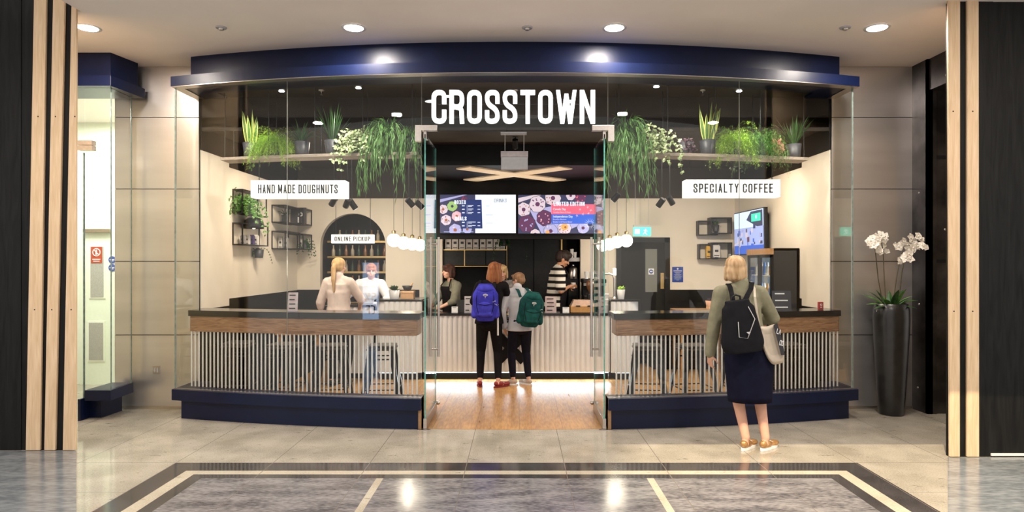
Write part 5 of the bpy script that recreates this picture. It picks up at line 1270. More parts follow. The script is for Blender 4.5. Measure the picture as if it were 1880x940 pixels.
t = thing('beer_tap', 'curved chrome water tap standing on the taller counter', 'tap'); x = X(1121, 8.98); D = 8.98
MB().tube([(x+.05, D, WT), (x+.05, D, WT+.28), (x+.03, D, WT+.33), (x-.02, D, WT+.345), (x-.08, D, WT+.34)], .014, 10).build('spout', M['chrome'], t); MB().lathe([(.035, 0), (.03, .02), (.02, .03)], (x+.05, D, WT), 14).build('base', M['chrome'], t)
MB().box(x+.03, D-.02, WT+.32, x+.075, D+.02, WT+.42).build('handle', M['whiteplastic'], t, bevel=.008); settle(t, (x+.05, D, WT))
for k in range(3): cup(X(1112, 9.1)-.0, 9.02, CT+.0+.002+.095*k if False else CT+.001+.075*k, ['bottom', 'middle', 'top'][k]+' paper cup of the stack by the chrome tap', .035, .1, M['nwhite'])
# window bar items
bz = 1.101
card(1418.5, 1453, 534, 482+(1.6-bz)*1200/6.85, 6.85, 'dark printed doughnut poster standing on the bar beside the olive jacket woman', M['darkcard'], 3, .02, 'bar_poster')
card(528, 546, 537, 482+(1.6-bz)*1200/6.70, 6.70, 'pinkish printed card standing on the bar below the doughnuts sign', M['pinkcard'], 4, .02, 'bar_card')
t = thing('card_box', 'small red box with white figure at the end of the window bar', 'box'); D = 6.95
x0, x1 = X(1503, D), X(1512, D); mb = MB(); mb.box(x0, D, bz, x1, D+.03, bz+.08); mb.build('carton', mat('red_card', (.35, .03, .03), .5), t, bevel=.003); mb = MB(); torus(mb, ((x0+x1)/2, D-.001, bz+.05), .009, .003, tilt=Matrix.Rotation(PI/2, 4, 'X')); mb.box((x0+x1)/2-.008, D-.003, bz+.02, (x0+x1)/2+.008, D, bz+.028); mb.build('printing', M['nwhite'], t); settle(t, ((x0+x1)/2, D, bz))
# potted plant on the tall table
for k, (dx, dz_) in enumerate(((0, 0),)):
    t = thing('potted_plant', 'dark leafed plant in a terracotta pot on the tall oak table', 'plant', None, (X(1303, 9.2), 9.2, .933))
    MB().lathe([(.05, 0), (.05, .05), (.045, .05), (.045, .045)], (0, 0, 0), 16).build('saucer', M['tabletop'], t)
    MB().lathe([(.045, .05), (.062, .13), (.055, .13), (.05, .115), (.001, .115)], (0, 0, 0), 16).build('pot', mat('terracotta', (.5, .26, .16), .7), t)
    mb = MB()
    for q in range(36): a = rv(0, 6.28); o_ = rv(.1, 1); mb.oval((0, 0, .115), (math.cos(a)*o_, math.sin(a)*o_, rv(.3, 1)), .06, .014, (0, 0, 1))
    mb.build('leaves', M['purple_leaf'], t)

# ================================================================ ORCHID VASE
t = thing('tall_vase', 'tall black glazed floor vase standing against the steel wall', 'vase', None, (X(1636, 6.9), 6.9, 0))
prof = [(.118, .002), (.122, .01), (.135, .2), (.152, .5), (.168, .8), (.176, 1.0), (.172, 1.1), (.158, 1.165), (.15, 1.17), (.142, 1.16), (.15, 1.08)]
MB().lathe(prof, (0, 0, 0), 40).build('vase', M['glazed'], t); MB().lathe([(.15, 1.09), (.001, 1.12)], (0, 0, 0), 24).build('moss', M['soil'], t)
ox, oy = X(1636, 6.9), 6.9
def orchid(lab, stems, base):
    t = thing('orchid', lab, 'orchid', 'white orchids in the black vase')
    for P, heads in stems:
        pts = [Vector((X(px, d), d, Z(py, d))) for px, py, d in P]; mb = MB(); mb.tube(pts, .0045, 6); o = mb.build('stem', M['stem'], t)
        for px, py, s in heads:
            d = P[-1][2]+rv(-.05, .04); c_ = Vector((X(px, d), d, Z(py, d))); mb = MB(); f = Vector((rv(-.5, .5), -1, rv(-.2, .35))).normalized(); u = f.orthogonal().normalized(); v = f.cross(u); a0 = rv(0, 6)
            for k in range(5):
                a = a0+2*PI*k/5; e = u*math.cos(a)+v*math.sin(a)+f*.15; mb.oval(c_, e, .047*s*(1.1 if k % 2 else .95), .025*s, f)
            mb.ell(c_+f*.008, (.008*s, .008*s, .008*s), None, 8, 5); mb.build('flower', M['petal'], t)
    mb = MB()
    for k in range(8):
        a = base+2*PI*k/8+rv(-.3, .3); mb.blade((ox+.03*math.cos(a), oy+.03*math.sin(a), 1.11), (math.cos(a), math.sin(a)*.7, rv(.35, 1.6)), rv(.2, .34), .034, rv(.5, 1.3), 7, w0=.5)
    mb.build('leaves', M['dark_leaf'] if base else M['green_leaf'], t)
    settle(t, (ox, oy, 1.12))
def flock(cx_, cy_, rx, ry, n): return [(cx_+rv(-1, 1)*rx, cy_+rv(-1, 1)*ry, rv(.8, 1.15)) for _ in range(n)]
orchid('white orchid leaning towards the glass front in the black vase', [([(1620, 555, 6.88), (1612, 510, 6.86), (1608, 470, 6.84), (1606, 452, 6.8)], [(1597, 442, 1), (1604, 449, 1.1), (1611, 456, 1.2), (1602, 437, .9), (1611, 441, 1), (1615, 462, 1), (1594, 447, .8), (1607, 434, .8)]), ([(1626, 555, 6.92), (1623, 500, 6.94), (1621, 460, 6.94), (1617, 436, 6.9)], [(1617, 431, 1), (1623, 440, 1), (1613, 446, .9), (1620, 450, 1), (1625, 433, .8), (1628, 461, .7), (1614, 437, .8)])], 0)
orchid('white orchid leaning towards the dark portal in the black vase', [([(1640, 555, 6.86), (1646, 510, 6.84), (1654, 470, 6.82), (1660, 452, 6.8), (1690, 449, 6.76), (1705, 455, 6.74)], [(1655, 476, 1.2), (1662, 473, 1.1), (1668, 466, 1.2), (1676, 455, 1.1), (1684, 452, 1), (1692, 451, 1), (1699, 454, .8), (1671, 476, .9), (1652, 480, .8)]), ([(1650, 555, 6.92), (1656, 500, 6.92), (1662, 470, 6.9), (1668, 440, 6.88), (1688, 434, 6.85)], [(1650, 452, 1.1), (1658, 443, 1), (1665, 450, .9), (1671, 436, 1.1), (1685, 434, 1.1), (1678, 444, .9), (1643, 450, .8), (1692, 440, .7), (1667, 458, 1)])], .5)

# ================================================================ ADJOINING SHOPFRONT
AX = -4.12
def ashape(dx, df, back=7.0): return [(-8, 6.60-df), (AX+dx, 6.60-df), (AX+dx+.05, back+.10), (-8, back+.1)]
mb = MB(); mb.prism(ashape(.02, .02), 3.38, 3.485); o = mb.build('trim_header', M['navy'], None, bevel=.004, kind='structure')
mb = MB(); mb.prism([(-8, 6.69), (AX-.05, 6.69), (AX+.02, 7.05), (-8, 7.05)], 3.485, CEIL+.01); mb.build('upper_band', M['navy'], o)
mb = MB(); mb.prism([(X(155, 6.62), 6.62), (X(203, 6.62), 6.62), (X(237, 6.98), 7.06), (X(155, 6.62), 7.06)], .20, .305); o = mb.build('trim_plinth', M['navy'], None, bevel=.004, kind='structure')
mb = MB(); mb.prism([(X(158, 6.74), 6.74), (X(186, 6.74), 6.74), (X(222, 7.04), 7.06), (X(158, 6.74), 7.06)], 0, .205); mb.build('lower_block', M['navy'], o)
mb = MB(); mb.box(X(150, 6.66), 6.60, 0, X(155, 6.66), 6.8, .22); mb.build('end_block', M['navy'], o)
def apane(name, a, b, z0, z1):
    d = (Vector(b)-Vector(a)).normalized(); n_ = Vector((-d.y, d.x, 0))*.01; mb = MB(); a = Vector(a); b = Vector(b)
    mb.prism([(a.x, a.y), (b.x, b.y), (b.x+n_.x, b.y+n_.y), (a.x+n_.x, a.y+n_.y)], z0, z1); mb.m = 1
    mb.tube([(b.x, b.y, z0), (b.x, b.y, z1)], .006, 6)
    return mb.build(name, [M['glass'], M['post_edge']], None, kind='structure')
apane('window_8', (X(157, 6.66), 6.66, 0), (X(204, 6.66), 6.66, 0), .305, 3.38)
apane('window_9', (X(205, 6.67), 6.67, 0), (X(237, 7.0), 7.04, 0), .305, 3.38)
mb = MB(); mb.box(-8, 6.66, .02, X(154, 6.66), 6.67, 2.72); mb.m = 1; mb.box(X(154, 6.66)-.006, 6.655, .02, X(154, 6.66)+.003, 6.675, 2.72); o = mb.build('door_4', [M['glass'], M['post_edge']], None, kind='structure')
mb = MB(); mb.box(X(138, 6.6), 6.63, 2.74, X(165, 6.6), 6.70, 2.79); mb.box(X(138, 6.6), 6.63, 2.795, X(165, 6.6), 6.70, 2.84); mb.build('patch_fitting', mat('beige_metal', (.55, .45, .38), .35, metal=.6), o)
mb = MB(); mb.box(-8, 6.66, 2.75, X(154, 6.66), 6.67, 3.38); mb.build('window_10', M['glass'], None, kind='structure')
mint = mat('mint_white_wall', (.78, .82, .70), .6, var=.02)
mb = MB(); mb.box(-8, 8.6, 0, -4.2, 8.7, CEIL); mb.box(-4.42, WALL+.062, 0, -4.40, 8.6, CEIL); struct('wall_adjoining', mb, mint)
mb = MB(); mb.box(-8, 7.0, 3.44, -4.42, 8.6, 3.48); struct('ceiling_adjoining', mb, M['ceiling'])
lamp('adjoining_lamp', 'AREA', (-5.2, 7.6, 3.4), 95, (.97, 1, .88), size=.9)
for y in (7.6,): 
    downlight(-5.35, 7.5, 3.44, .09, 'round downlight in the pale ceiling of the adjoining shop', None)
# its white doors
D = 8.6; mb = MB(); x0, x1, z1 = X(150, D), X(218, D), Z(425, D)
mb.box(x0, D-.03, 0, x1, D, z1); o = struct('door_5', mb, mat('mint_door', (.74, .80, .66), .5, var=.02))
for a, b, c_, d_ in ((170, 194, 453, 545), (167, 193, 592, 660)):
    mb = MB(); mb.box(X(a, D)-.02, D-.04, Z(d_, D)-.02, X(b, D)+.02, D-.03, Z(c_, D)+.02); f = struct('window_frame', mb, mint, o)
    mb = MB(); mb.box(X(a, D), D-.045, Z(d_, D), X(b, D), D-.038, Z(c_, D)); struct('pane', mb, mat('wired_glass', (.30, .30, .28), .3, col2=(.42, .41, .36), scale=60, stretch=(6, 1, 1)), f)
mb = MB(); mb.box(X(160, D), D-.09, Z(427, D), X(208, D), D-.03, Z(421, D)); struct('door_closer', mb, mat('bronze_closer', (.20, .15, .10), .4), o)
t = thing('warning_notice', 'red notice with a white prohibition symbol on the pale door', 'notice'); x0, x1, z0, z1 = X(171.5, D), X(191.5, D), Z(483, D), Z(453, D)
MB().box(x0, D-.05, z0, x1, D-.046, z1).build('plate', mat('notice_red', (.40, .05, .02), .5), t)
mb = MB(); torus(mb, ((x0+x1)/2, D-.05, z1-.075), .048, .006, 20, 6, Matrix.Rotation(PI/2, 4, 'X')); mb.tube([((x0+x1)/2-.03, D-.05, z1-.045), ((x0+x1)/2+.03, D-.05, z1-.105)], .005, 6); mb.ell(((x0+x1)/2, D-.05, z1-.05), (.01, .003, .01)); mb.box((x0+x1)/2-.01, D-.053, z1-.105, (x0+x1)/2+.01, D-.05, z1-.06)
mb.box(x0+.02, D-.053, z0+.045, x1-.02, D-.05, z0+.055); mb.box(x0+.03, D-.053, z0+.02, x1-.03, D-.05, z0+.03); mb.build('pictogram', M['nwhite'], t); settle(t, ((x0+x1)/2, D-.05, z0))
for i, (py0, py1) in enumerate(((470, 484), (485, 498))):
    t = thing('blue_notice', ['upper', 'lower'][i]+' of two round-topped blue notices on the pale door', 'notice'); D2 = 8.6
    xc = X(209, D2); zc = (Z(py0, D2)+Z(py1, D2))/2
    MB().lathe([(.048, 0), (.048, .004)], (0, 0, 0), 20).build('disc', M['blue'], t); kids(t)[0].data.transform(Matrix.Translation((xc, D2-.034, zc)) @ Matrix.Rotation(PI/2, 4, 'X'))
    mb = MB(); mb.box(xc-.03, D2-.041, zc-.004, xc+.03, D2-.038, zc+.006); mb.box(xc-.02, D2-.041, zc-.02, xc+.02, D2-.038, zc-.012); mb.build('marking', M['nwhite'], t); settle(t, (xc, D2-.04, zc))

# lit sale sign standing in the hall beside the viewer: the curved glass mirrors it
t = thing('sale_sign', 'pale blue backlit SALE 50% OFF sign, seen mirrored in the shop glass', 'sign', None, (-5.1, -1.4, 0), -.40)
MB().box(-.27, -.06, 0, .27, .0, .32).build('base', M['greyplastic'], t); MB().box(-.25, -.05, .32, .25, .0, 1.6).build('lightbox', emis('sale_lightbox', (.50, .68, 1), 7), t)
mb = MB()
for s_, z, h_ in (('SALE', 1.05, .17), ('50%', .72, .20), ('OFF', .44, .20)): write(mb, s_, (0, .001, z), (-1, 0, 0), (0, 0, 1), h_, .5, .12, .14, .003, True, N_=(0, 1, 0))
mb.build('lettering', M['ink'], t)
# ================================================================ PEOPLE
def skinned(mb, name, m, parent, voxel=.01, smooth=3, fac=.5):
    me = bpy.data.meshes.new(name); me.from_pydata(mb.v, [], mb.f); me.update()
    o = bpy.data.objects.new(name, me); C.objects.link(o)
    r = o.modifiers.new('r', 'REMESH'); r.mode = 'VOXEL'; r.voxel_size = voxel; r.use_smooth_shade = True
    if smooth: s = o.modifiers.new('s', 'SMOOTH'); s.factor = fac; s.iterations = smooth
    dg = bpy.context.evaluated_depsgraph_get(); m2 = bpy.data.meshes.new_from_object(o.evaluated_get(dg))
    bpy.data.objects.remove(o)
    m2.materials.clear(); m2.materials.append(m); m2.name = name
    m2.polygons.foreach_set('use_smooth', [True]*len(m2.polygons))
    q = bpy.data.objects.new(name, m2); C.objects.link(q); q.parent = parent
    return q
def ik(a, b, l1, l2, pole):
    a, b = Vector(a), Vector(b); d = b-a; L = min(d.length, (l1+l2)*.999); d = d.normalized(); b = a+d*L
    x = (l1*l1-l2*l2+L*L)/(2*L); h = math.sqrt(max(0, l1*l1-x*x)); p = Vector(pole); p = (p-d*p.dot(d)).normalized()
    return a+d*x+p*h, b
def hand(mb, w, d, n, k=1.0, curl=.6, side=1):
    """w wrist, d pointing direction, n palm normal"""
    w = Vector(w); d = Vector(d).normalized(); n = Vector(n); n = (n-d*n.dot(d)).normalized(); s = d.cross(n)*side
    R = Matrix((s, d, n)).transposed()
    mb.ell(w+d*.045*k, (.038*k, .052*k, .016*k), R); mb.cap(w-d*.02*k, w+d*.03*k, .024*k, .026*k)
    for i, L in enumerate((.066, .075, .07, .055)):
        b = w+d*.082*k+s*(.028-.019*i)*k; c = curl; dd = d; segs = (L*.45, L*.3, L*.25); r = .0088*k
        for g in segs:
            dd = (dd*math.cos(c*.6)+n*math.sin(c*.6)).normalized(); e = b+dd*g*k; mb.cap(b, e, r, r*.9, 8); b = e; r *= .9; c = c*1.0+.12
    b = w+d*.03*k+s*.03*k; dd = (s*.75+d*.55+n*.35).normalized(); e = b+dd*.042*k; mb.cap(b, e, .012*k, .010*k, 8); mb.cap(e, e+(dd*.3+d*.8+n*.25).normalized()*.032*k, .010*k, .008*k, 8)
def person(label, loc, rz, H, P, name='person'):
    """P: pose and outfit. Local axes: the figure faces +Y; all positions are for a 1.70 m figure and are scaled."""
    t = thing(name, label, 'person', None, loc, rz); K = H/1.70
    T0 = Matrix.Diagonal((K, K, K, 1))
    def new(): m = MB(); m.T = T0; return m
    g = P.get; lean = Vector(g('lean', (0, 0, 0)))
    hip = Vector((0, 0, .90))+Vector(g('hip', (0, 0, 0))); chest = Vector((0, 0, 1.27))+lean; sh = Vector((0, -.005, 1.405))+lean*1.15; shw = g('shw', .165); hw = g('hipw', .085)
    yaw = g('twist', 0); Rt = Matrix.Rotation(yaw, 3, 'Z')
    shL = sh+Rt @ Vector((-shw, 0, -.032)); shR = sh+Rt @ Vector((shw, 0, -.032))
    neck = sh+Vector((0, 0, .045)); hc = neck+Vector((0, .02, .135))+Vector(g('headoff', (0, 0, 0)))
    feet = g('feet', ((-.09, 0), (.09, 0))); fd = g('footdir', (0, 0))
    fat = g('fat', 1.0)
    hands = g('hands', ((-.24, .02, .78), (.24, .02, .78))); poles = g('poles', ((-.5, -1, 0), (.5, -1, 0)))
    arms = []
    for i, s0 in ((0, shL), (1, shR)):
        e, h = ik(s0, hands[i], .285, .255, poles[i]); arms.append((s0, e, h))
    legs = []
    for i, s in ((0, -1), (1, 1)):
        a = Vector((feet[i][0], feet[i][1], .085+(feet[i][2] if len(feet[i]) > 2 else 0))); h0 = hip+Vector((s*hw, 0, -.02)); k_, a = ik(h0, a, .42, .405, (s*.12, 1, 0)); legs.append((h0, k_, a))
    b = new()
    def torso(b, e=0, low=True):
        b.ell(hip+Vector((0, 0, .02)), ((.158+e)*fat, (.105+e)*fat, .13), Matrix.Rotation(0, 3, 'Z')); m_ = hip.lerp(chest, .45)
        b.ell(m_, ((.125+e)*fat, .09+e, .17)); b.ell(chest+Vector((0, 0, -.01)), (.150+e, .10+e, .17), Rt); b.ell(sh+Vector((0, 0, -.06)), (shw*.98+e*.5, .082+e, .10), Rt)
        b.cap(shL+Vector((0, 0, -.012)), shR+Vector((0, 0, -.012)), .052+e, .052+e)
        for q in (shL, shR): b.cap(sh+Vector((0, 0, .015)), q, .056+e*.4, .046+e)
        if g('bust') and True:
            for s in (-1, 1): b.ell(chest+Rt @ Vector((s*.07, .085, .02)), (.062+e*.5, .05+e*.5, .06))
    torso(b); b.cap(sh+Vector((0, 0, -.02)), hc+Vector((0, -.02, -.05)), .056, .05)
    for s0, e, h in arms:
        b.cap(s0, e, .047, .036); b.cap(e, h, .038, .025)
    for i, (s0, e, h) in enumerate(arms):
        dd = (h-e).normalized(); hd = g('handdir', (None, None))[i]; hn = g('palm', ((.7, .3, 0), (-.7, .3, 0)))[i]
        hand(b, h, Vector(hd) if hd else dd, hn, 1.0, g('curl', .5), 1 if i == 0 else -1)
    for h0, k_, a in legs:
        b.cap(h0, k_, .082*fat, .054*fat); b.cap(k_, a+Vector((0, 0, .02)), .052*fat, .034*fat); b.cap(k_+(a-k_)*.08+Vector((0, -.012, 0)), k_+(a-k_)*.55, .052*fat, .040*fat)
    for i, (h0, k_, a) in enumerate(legs):
        f = Matrix.Rotation(fd[i], 3, 'Z') @ Vector((0, 1, 0)); b.cap(a+Vector((0, 0, -.03))-f*.02, a-Vector((0, 0, .055))+f*.13, .036, .024)
    # head
    Rh = Matrix.Rotation(g('headyaw', 0), 3, 'Z') @ Matrix.Rotation(-g('headpitch', 0), 3, 'X') @ Matrix.Rotation(g('headroll', 0), 3, 'Y')
    hp = lambda x, y, z: hc+Rh @ Vector((x, y, z))
    b.ell(hp(0, -.012, .022), (.074, .092, .092), Rh); b.ell(hp(0, .018, -.045), (.056, .066, .066), Rh); b.ell(hp(0, .05, -.085), (.03, .03, .024), Rh)
    b.cap(hp(0, .085, .012), hp(0, .104, -.022), .008, .014, 8); b.ell(hp(0, .082, -.058), (.024, .012, .010), Rh)
    for s in (-1, 1): b.ell(hp(s*.076, -.005, -.012), (.009, .018, .030), Rh); b.ell(hp(s*.045, .055, -.03), (.022, .022, .02), Rh)
    sk = M[g('skin', 'skin')]
    skinned(b, 'body', sk, t, .0085*K, 2)
    for s in (-1, 1):
        e = new(); e.ell(hp(s*.030, .0815, .012), (.013, .006, .0065), Rh, 10, 6); e.build('eye', M['eye'], t)
        e = new(); e.cap(hp(s*.016, .087, .034), hp(s*.046, .078, .034), .0045, .003, 6); e.build('eyebrow', g('hairmat'), t)
    e = new(); e.cap(hp(-.018, .0925, -.056), hp(.018, .0925, -.056), .0055, .0055, 6); e.ell(hp(0, .094, -.058), (.018, .006, .007), Rh, 10, 6); e.build('lips', M['lip'], t)
    # hair
    hb = new()
    for q in g('hair', []):
        if q[0] == 'e': hb.ell(hp(*q[1]), q[2], Rh)
        else: hb.cap(hp(*q[1]), hp(*q[2]), q[3], q[4])
    if hb.v: skinned(hb, 'hair', g('hairmat'), t, .008*K, 7)
    if g('ponytie'): e = new(); e.ell(hp(*g('ponytie')), (.022, .022, .014), Rh); e.build('hair_tie', M['ink'], t)
    # clothes
    top = g('top')
    if top:
        m_, sl, ex, hem = top          # material, sleeve fraction (0..1), looseness, hem z
        c = new(); c.ell(chest+Vector((0, 0, -.01)), (.152+ex, .102+ex, .175), Rt); c.ell(sh+Vector((0, 0, -.055)), (shw*1.0+ex*.6, .085+ex, .10), Rt)
        c.cap(shL+Vector((0, 0, -.012)), shR+Vector((0, 0, -.012)), .055+ex, .055+ex); [c.cap(sh+Vector((0, 0, .015)), q, .060+ex*.4, .050+ex) for q in (shL, shR)]
        if g('collar'): c.cap(sh+Vector((0, -.01, .0)), neck+Vector((0, -.015, .02)), .075, .068)
        rg = []; N_ = 12
        for k in range(N_+1):
            f = k/N_; zz = hem+(sh.z-.05-hem)*f; u_ = min(1, max(0, (zz-hip.z)/(chest.z-hip.z))); ctr = hip.lerp(chest, u_) if zz < chest.z else chest.lerp(sh, (zz-chest.z)/(sh.z-chest.z))
            wv = .168*fat if zz < hip.z else (.168*fat*(1-u_)+.152*u_-.020*math.sin(u_*PI)*(2-fat)); w_ = wv+ex; fl = .016*max(0, 1-abs(zz-hem)/.16); w_ += fl; dp = (.115 if zz < chest.z else .10)+ex-.010*math.sin(u_*PI)+fl*1.3
            cc = Vector((ctr.x, ctr.y, zz)); rg.append([cc+Rt @ Vector((w_*math.cos(2*PI*j/24), dp*math.sin(2*PI*j/24), 0)) for j in range(24)])
        c.rings(rg)
        for i, (s0, e, h) in enumerate(arms):
            if sl <= .5: c.cap(s0, s0.lerp(e, sl*2), .056+ex, .052+ex)
            else: c.cap(s0, e, .056+ex*1.1, .045+ex*1.1); c.cap(e, e.lerp(h, (sl-.5)*2), .046+ex*1.1, .036+ex)
        if g('bust'):
            for s in (-1, 1): c.ell(chest+Rt @ Vector((s*.07, .085, .02)), (.066+ex*.5, .055+ex*.6, .066))
        skinned(c, g('topname', 'shirt'), m_, t, .0095*K, 5)
    if g('trousers'):
        m_, fz, ex = g('trousers'); c = new(); c.ell(hip+Vector((0, 0, .03)), ((.165+ex)*fat, (.112+ex)*fat, .14)); c.ell(hip+Vector((0, -.03, -.04)), ((.15+ex)*fat, (.105+ex)*fat, .10))
        for h0, k_, a in legs:
            c.cap(h0, k_, (.090+ex)*fat, (.060+ex)*fat); e = k_.lerp(a, fz); c.cap(k_, e, (.058+ex)*fat, (.044+ex)); c.cap(k_.lerp(a, .1)+Vector((0, -.012, 0)), k_.lerp(a, .5), (.056+ex)*fat, (.048+ex)*fat)
        skinned(c, 'trousers', m_, t, .0095*K, 3)
    if g('skirt'):
        m_, z1 = g('skirt'); c = new(); rg = []; n = 36; top_ = hip.z+.14
        for k in range(12):
            f = k/11; z = top_+(z1-top_)*f; w_ = .150+.05*math.sin(min(1, f*2.2)*PI/2)-.022*max(0, f-.4)/.6; dp = w_*.72
            cx_ = hip.x*(1-f)+g('hemx', 0)*f; rg.append([Vector((cx_+w_*fat*math.cos(2*PI*j/n)*(1+.012*math.sin(j*3+k*.4)*f), hip.y*(1-f)+dp*fat*math.sin(2*PI*j/n)-.01, z)) for j in range(n)])
        for k in (.93, .8): rg.append([Vector((p.x*k, p.y*k, z1+.01)) for p in rg[11]])
        rg = rg[::-1]; c.rings(rg, close=True); c.build('skirt', m_, t)
    if g('apron'):
        m_, z1, rot = g('apron'); c = new(); n = 10
        rr = Matrix.Rotation(rot, 3, 'Z'); ex = (top[2] if top else 0)+.012; cols = []
        zs = [1.36, 1.30, 1.2, 1.08, .98, .85, .72, z1]
        for z in zs:
            fr_ = min(1, max(0, (chest.z-z)/(chest.z-hip.z))); ctr = (chest.lerp(hip, fr_) if z < chest.z else chest.lerp(sh, (z-chest.z)/(sh.z-chest.z))); wa = .75 if z > 1.25 else 1.25
            cols.append([ctr*1.0*Vector((1, 1, 0)) .length*0+Vector((ctr.x, ctr.y, z))+rr @ Vector(((.165+ex)*fat*math.sin(wa*(-1+2*k/n)), (.128+ex+(.02 if z > 1.2 and g('bust') else 0))*math.cos(wa*(-1+2*k/n)), 0)) for k in range(n+1)])
        vs = [p for r in cols for p in r]; c.add(vs, [(i*(n+1)+k, i*(n+1)+k+1, (i+1)*(n+1)+k+1, (i+1)*(n+1)+k) for i in range(len(zs)-1) for k in range(n)], True)
        o = c.build('apron', m_, t, solid=.006)
        c = new()
        for s in (0, n): c.tube([cols[0][s], cols[0][s].lerp(neck, .5)+Vector((0, 0, .06)), neck+Vector((0, -.06, .01))], .009, 6)
        c.build('apron_strap', m_, t)
    for i, (h0, k_, a) in enumerate(legs):
        if not g('shoes'): break
        m_, m2 = g('shoes'); f = Matrix.Rotation(fd[i], 3, 'Z') @ Vector((0, 1, 0)); u = a-Vector((0, 0, .085)); s_ = f.cross(Vector((0, 0, 1)))
        R = Matrix((s_, f, Vector((0, 0, 1)))).transposed(); c = new()
        c.ell(u+f*.135+Vector((0, 0, .036)), (.043, .075, .026), R); c.ell(u+f*.02+Vector((0, 0, .045)), (.036, .085, .036), R); c.cap(u-f*.035+Vector((0, 0, .055)), u+f*.02+Vector((0, 0, .055)), .034, .036)
        o = skinned(c, 'shoe', m_, t, .007*K, 2)
        c = new(); P_ = []
        for k in range(20): q = 2*PI*k/20; w_ = .042 if math.sin(q) > 0 else .036; p = u+f*(.06+.142*math.sin(q))+s_*(w_*math.cos(q)); P_.append((p.x, p.y))
        c.prism(P_, 0.001, .022); c.build('sole', m2, o)
        if g('laces'): c = new(); [c.tube([u+f*(.05+.022*j)-s_*.02+Vector((0, 0, .072-.009*j)), u+f*(.05+.022*j)+s_*.02+Vector((0, 0, .074-.009*j))], .003, 5) for j in range(4)]; c.build('laces', g('laces'), o)
    return t, K, arms, sh, neck, hc
def to_world(t, p): return Matrix.Translation(t.location) @ Matrix.Rotation(t.rotation_euler.z, 4, 'Z') @ Vector(p)

# --- woman in the olive jacket, looking in from the hall
hb = hairm('blonde_hair', (.34, .20, .09), (.60, .42, .25))
D = 5.61; wx = X(1384, D)
olive = cloth('olive_jacket_cloth', (.225, .215, .145)); navyc = cloth('navy_skirt_cloth', (.008, .009, .022))
BOB = [('e', (0, -.016, .040), (.091, .107, .086)), ('e', (0, -.045, -.02), (.092, .075, .085)), ('e', (0, -.05, -.062), (.090, .062, .055)), ('c', (-.072, .0, .01), (-.076, -.0, -.085), .026, .024), ('c', (.072, .0, .01), (.076, -.0, -.085), .026, .024), ('c', (-.05, .06, .075), (.05, .06, .075), .028, .028)]
w1 = person('blonde woman in olive jacket and navy skirt standing outside the glass', (wx, D, .0), 0, 1.655,
  dict(hemx=-.038, lean=(-.10, .02, 0), hip=(-.055, 0, 0), feet=((-.075, -.01), (.095, -.02)), footdir=(-.75, -.85), hands=((-.385, .06, .74), (.06, .30, 1.10)), poles=((-1, -.4, 0), (.9, -.35, -.6)), headyaw=-.25, headoff=(-.035, 0, 0), hairmat=hb, hair=BOB, shw=.172, fat=1.07,
    handdir=((0, .1, -1), None), top=(olive, 1.0, .013, .84), topname='jacket', collar=1, skirt=(navyc, .425), shoes=(mat('gold_leather', (.50, .27, .10), .3, metal=.6), M['nwhite']), laces=M['nwhite']))
t1, K1 = w1[0], w1[1]
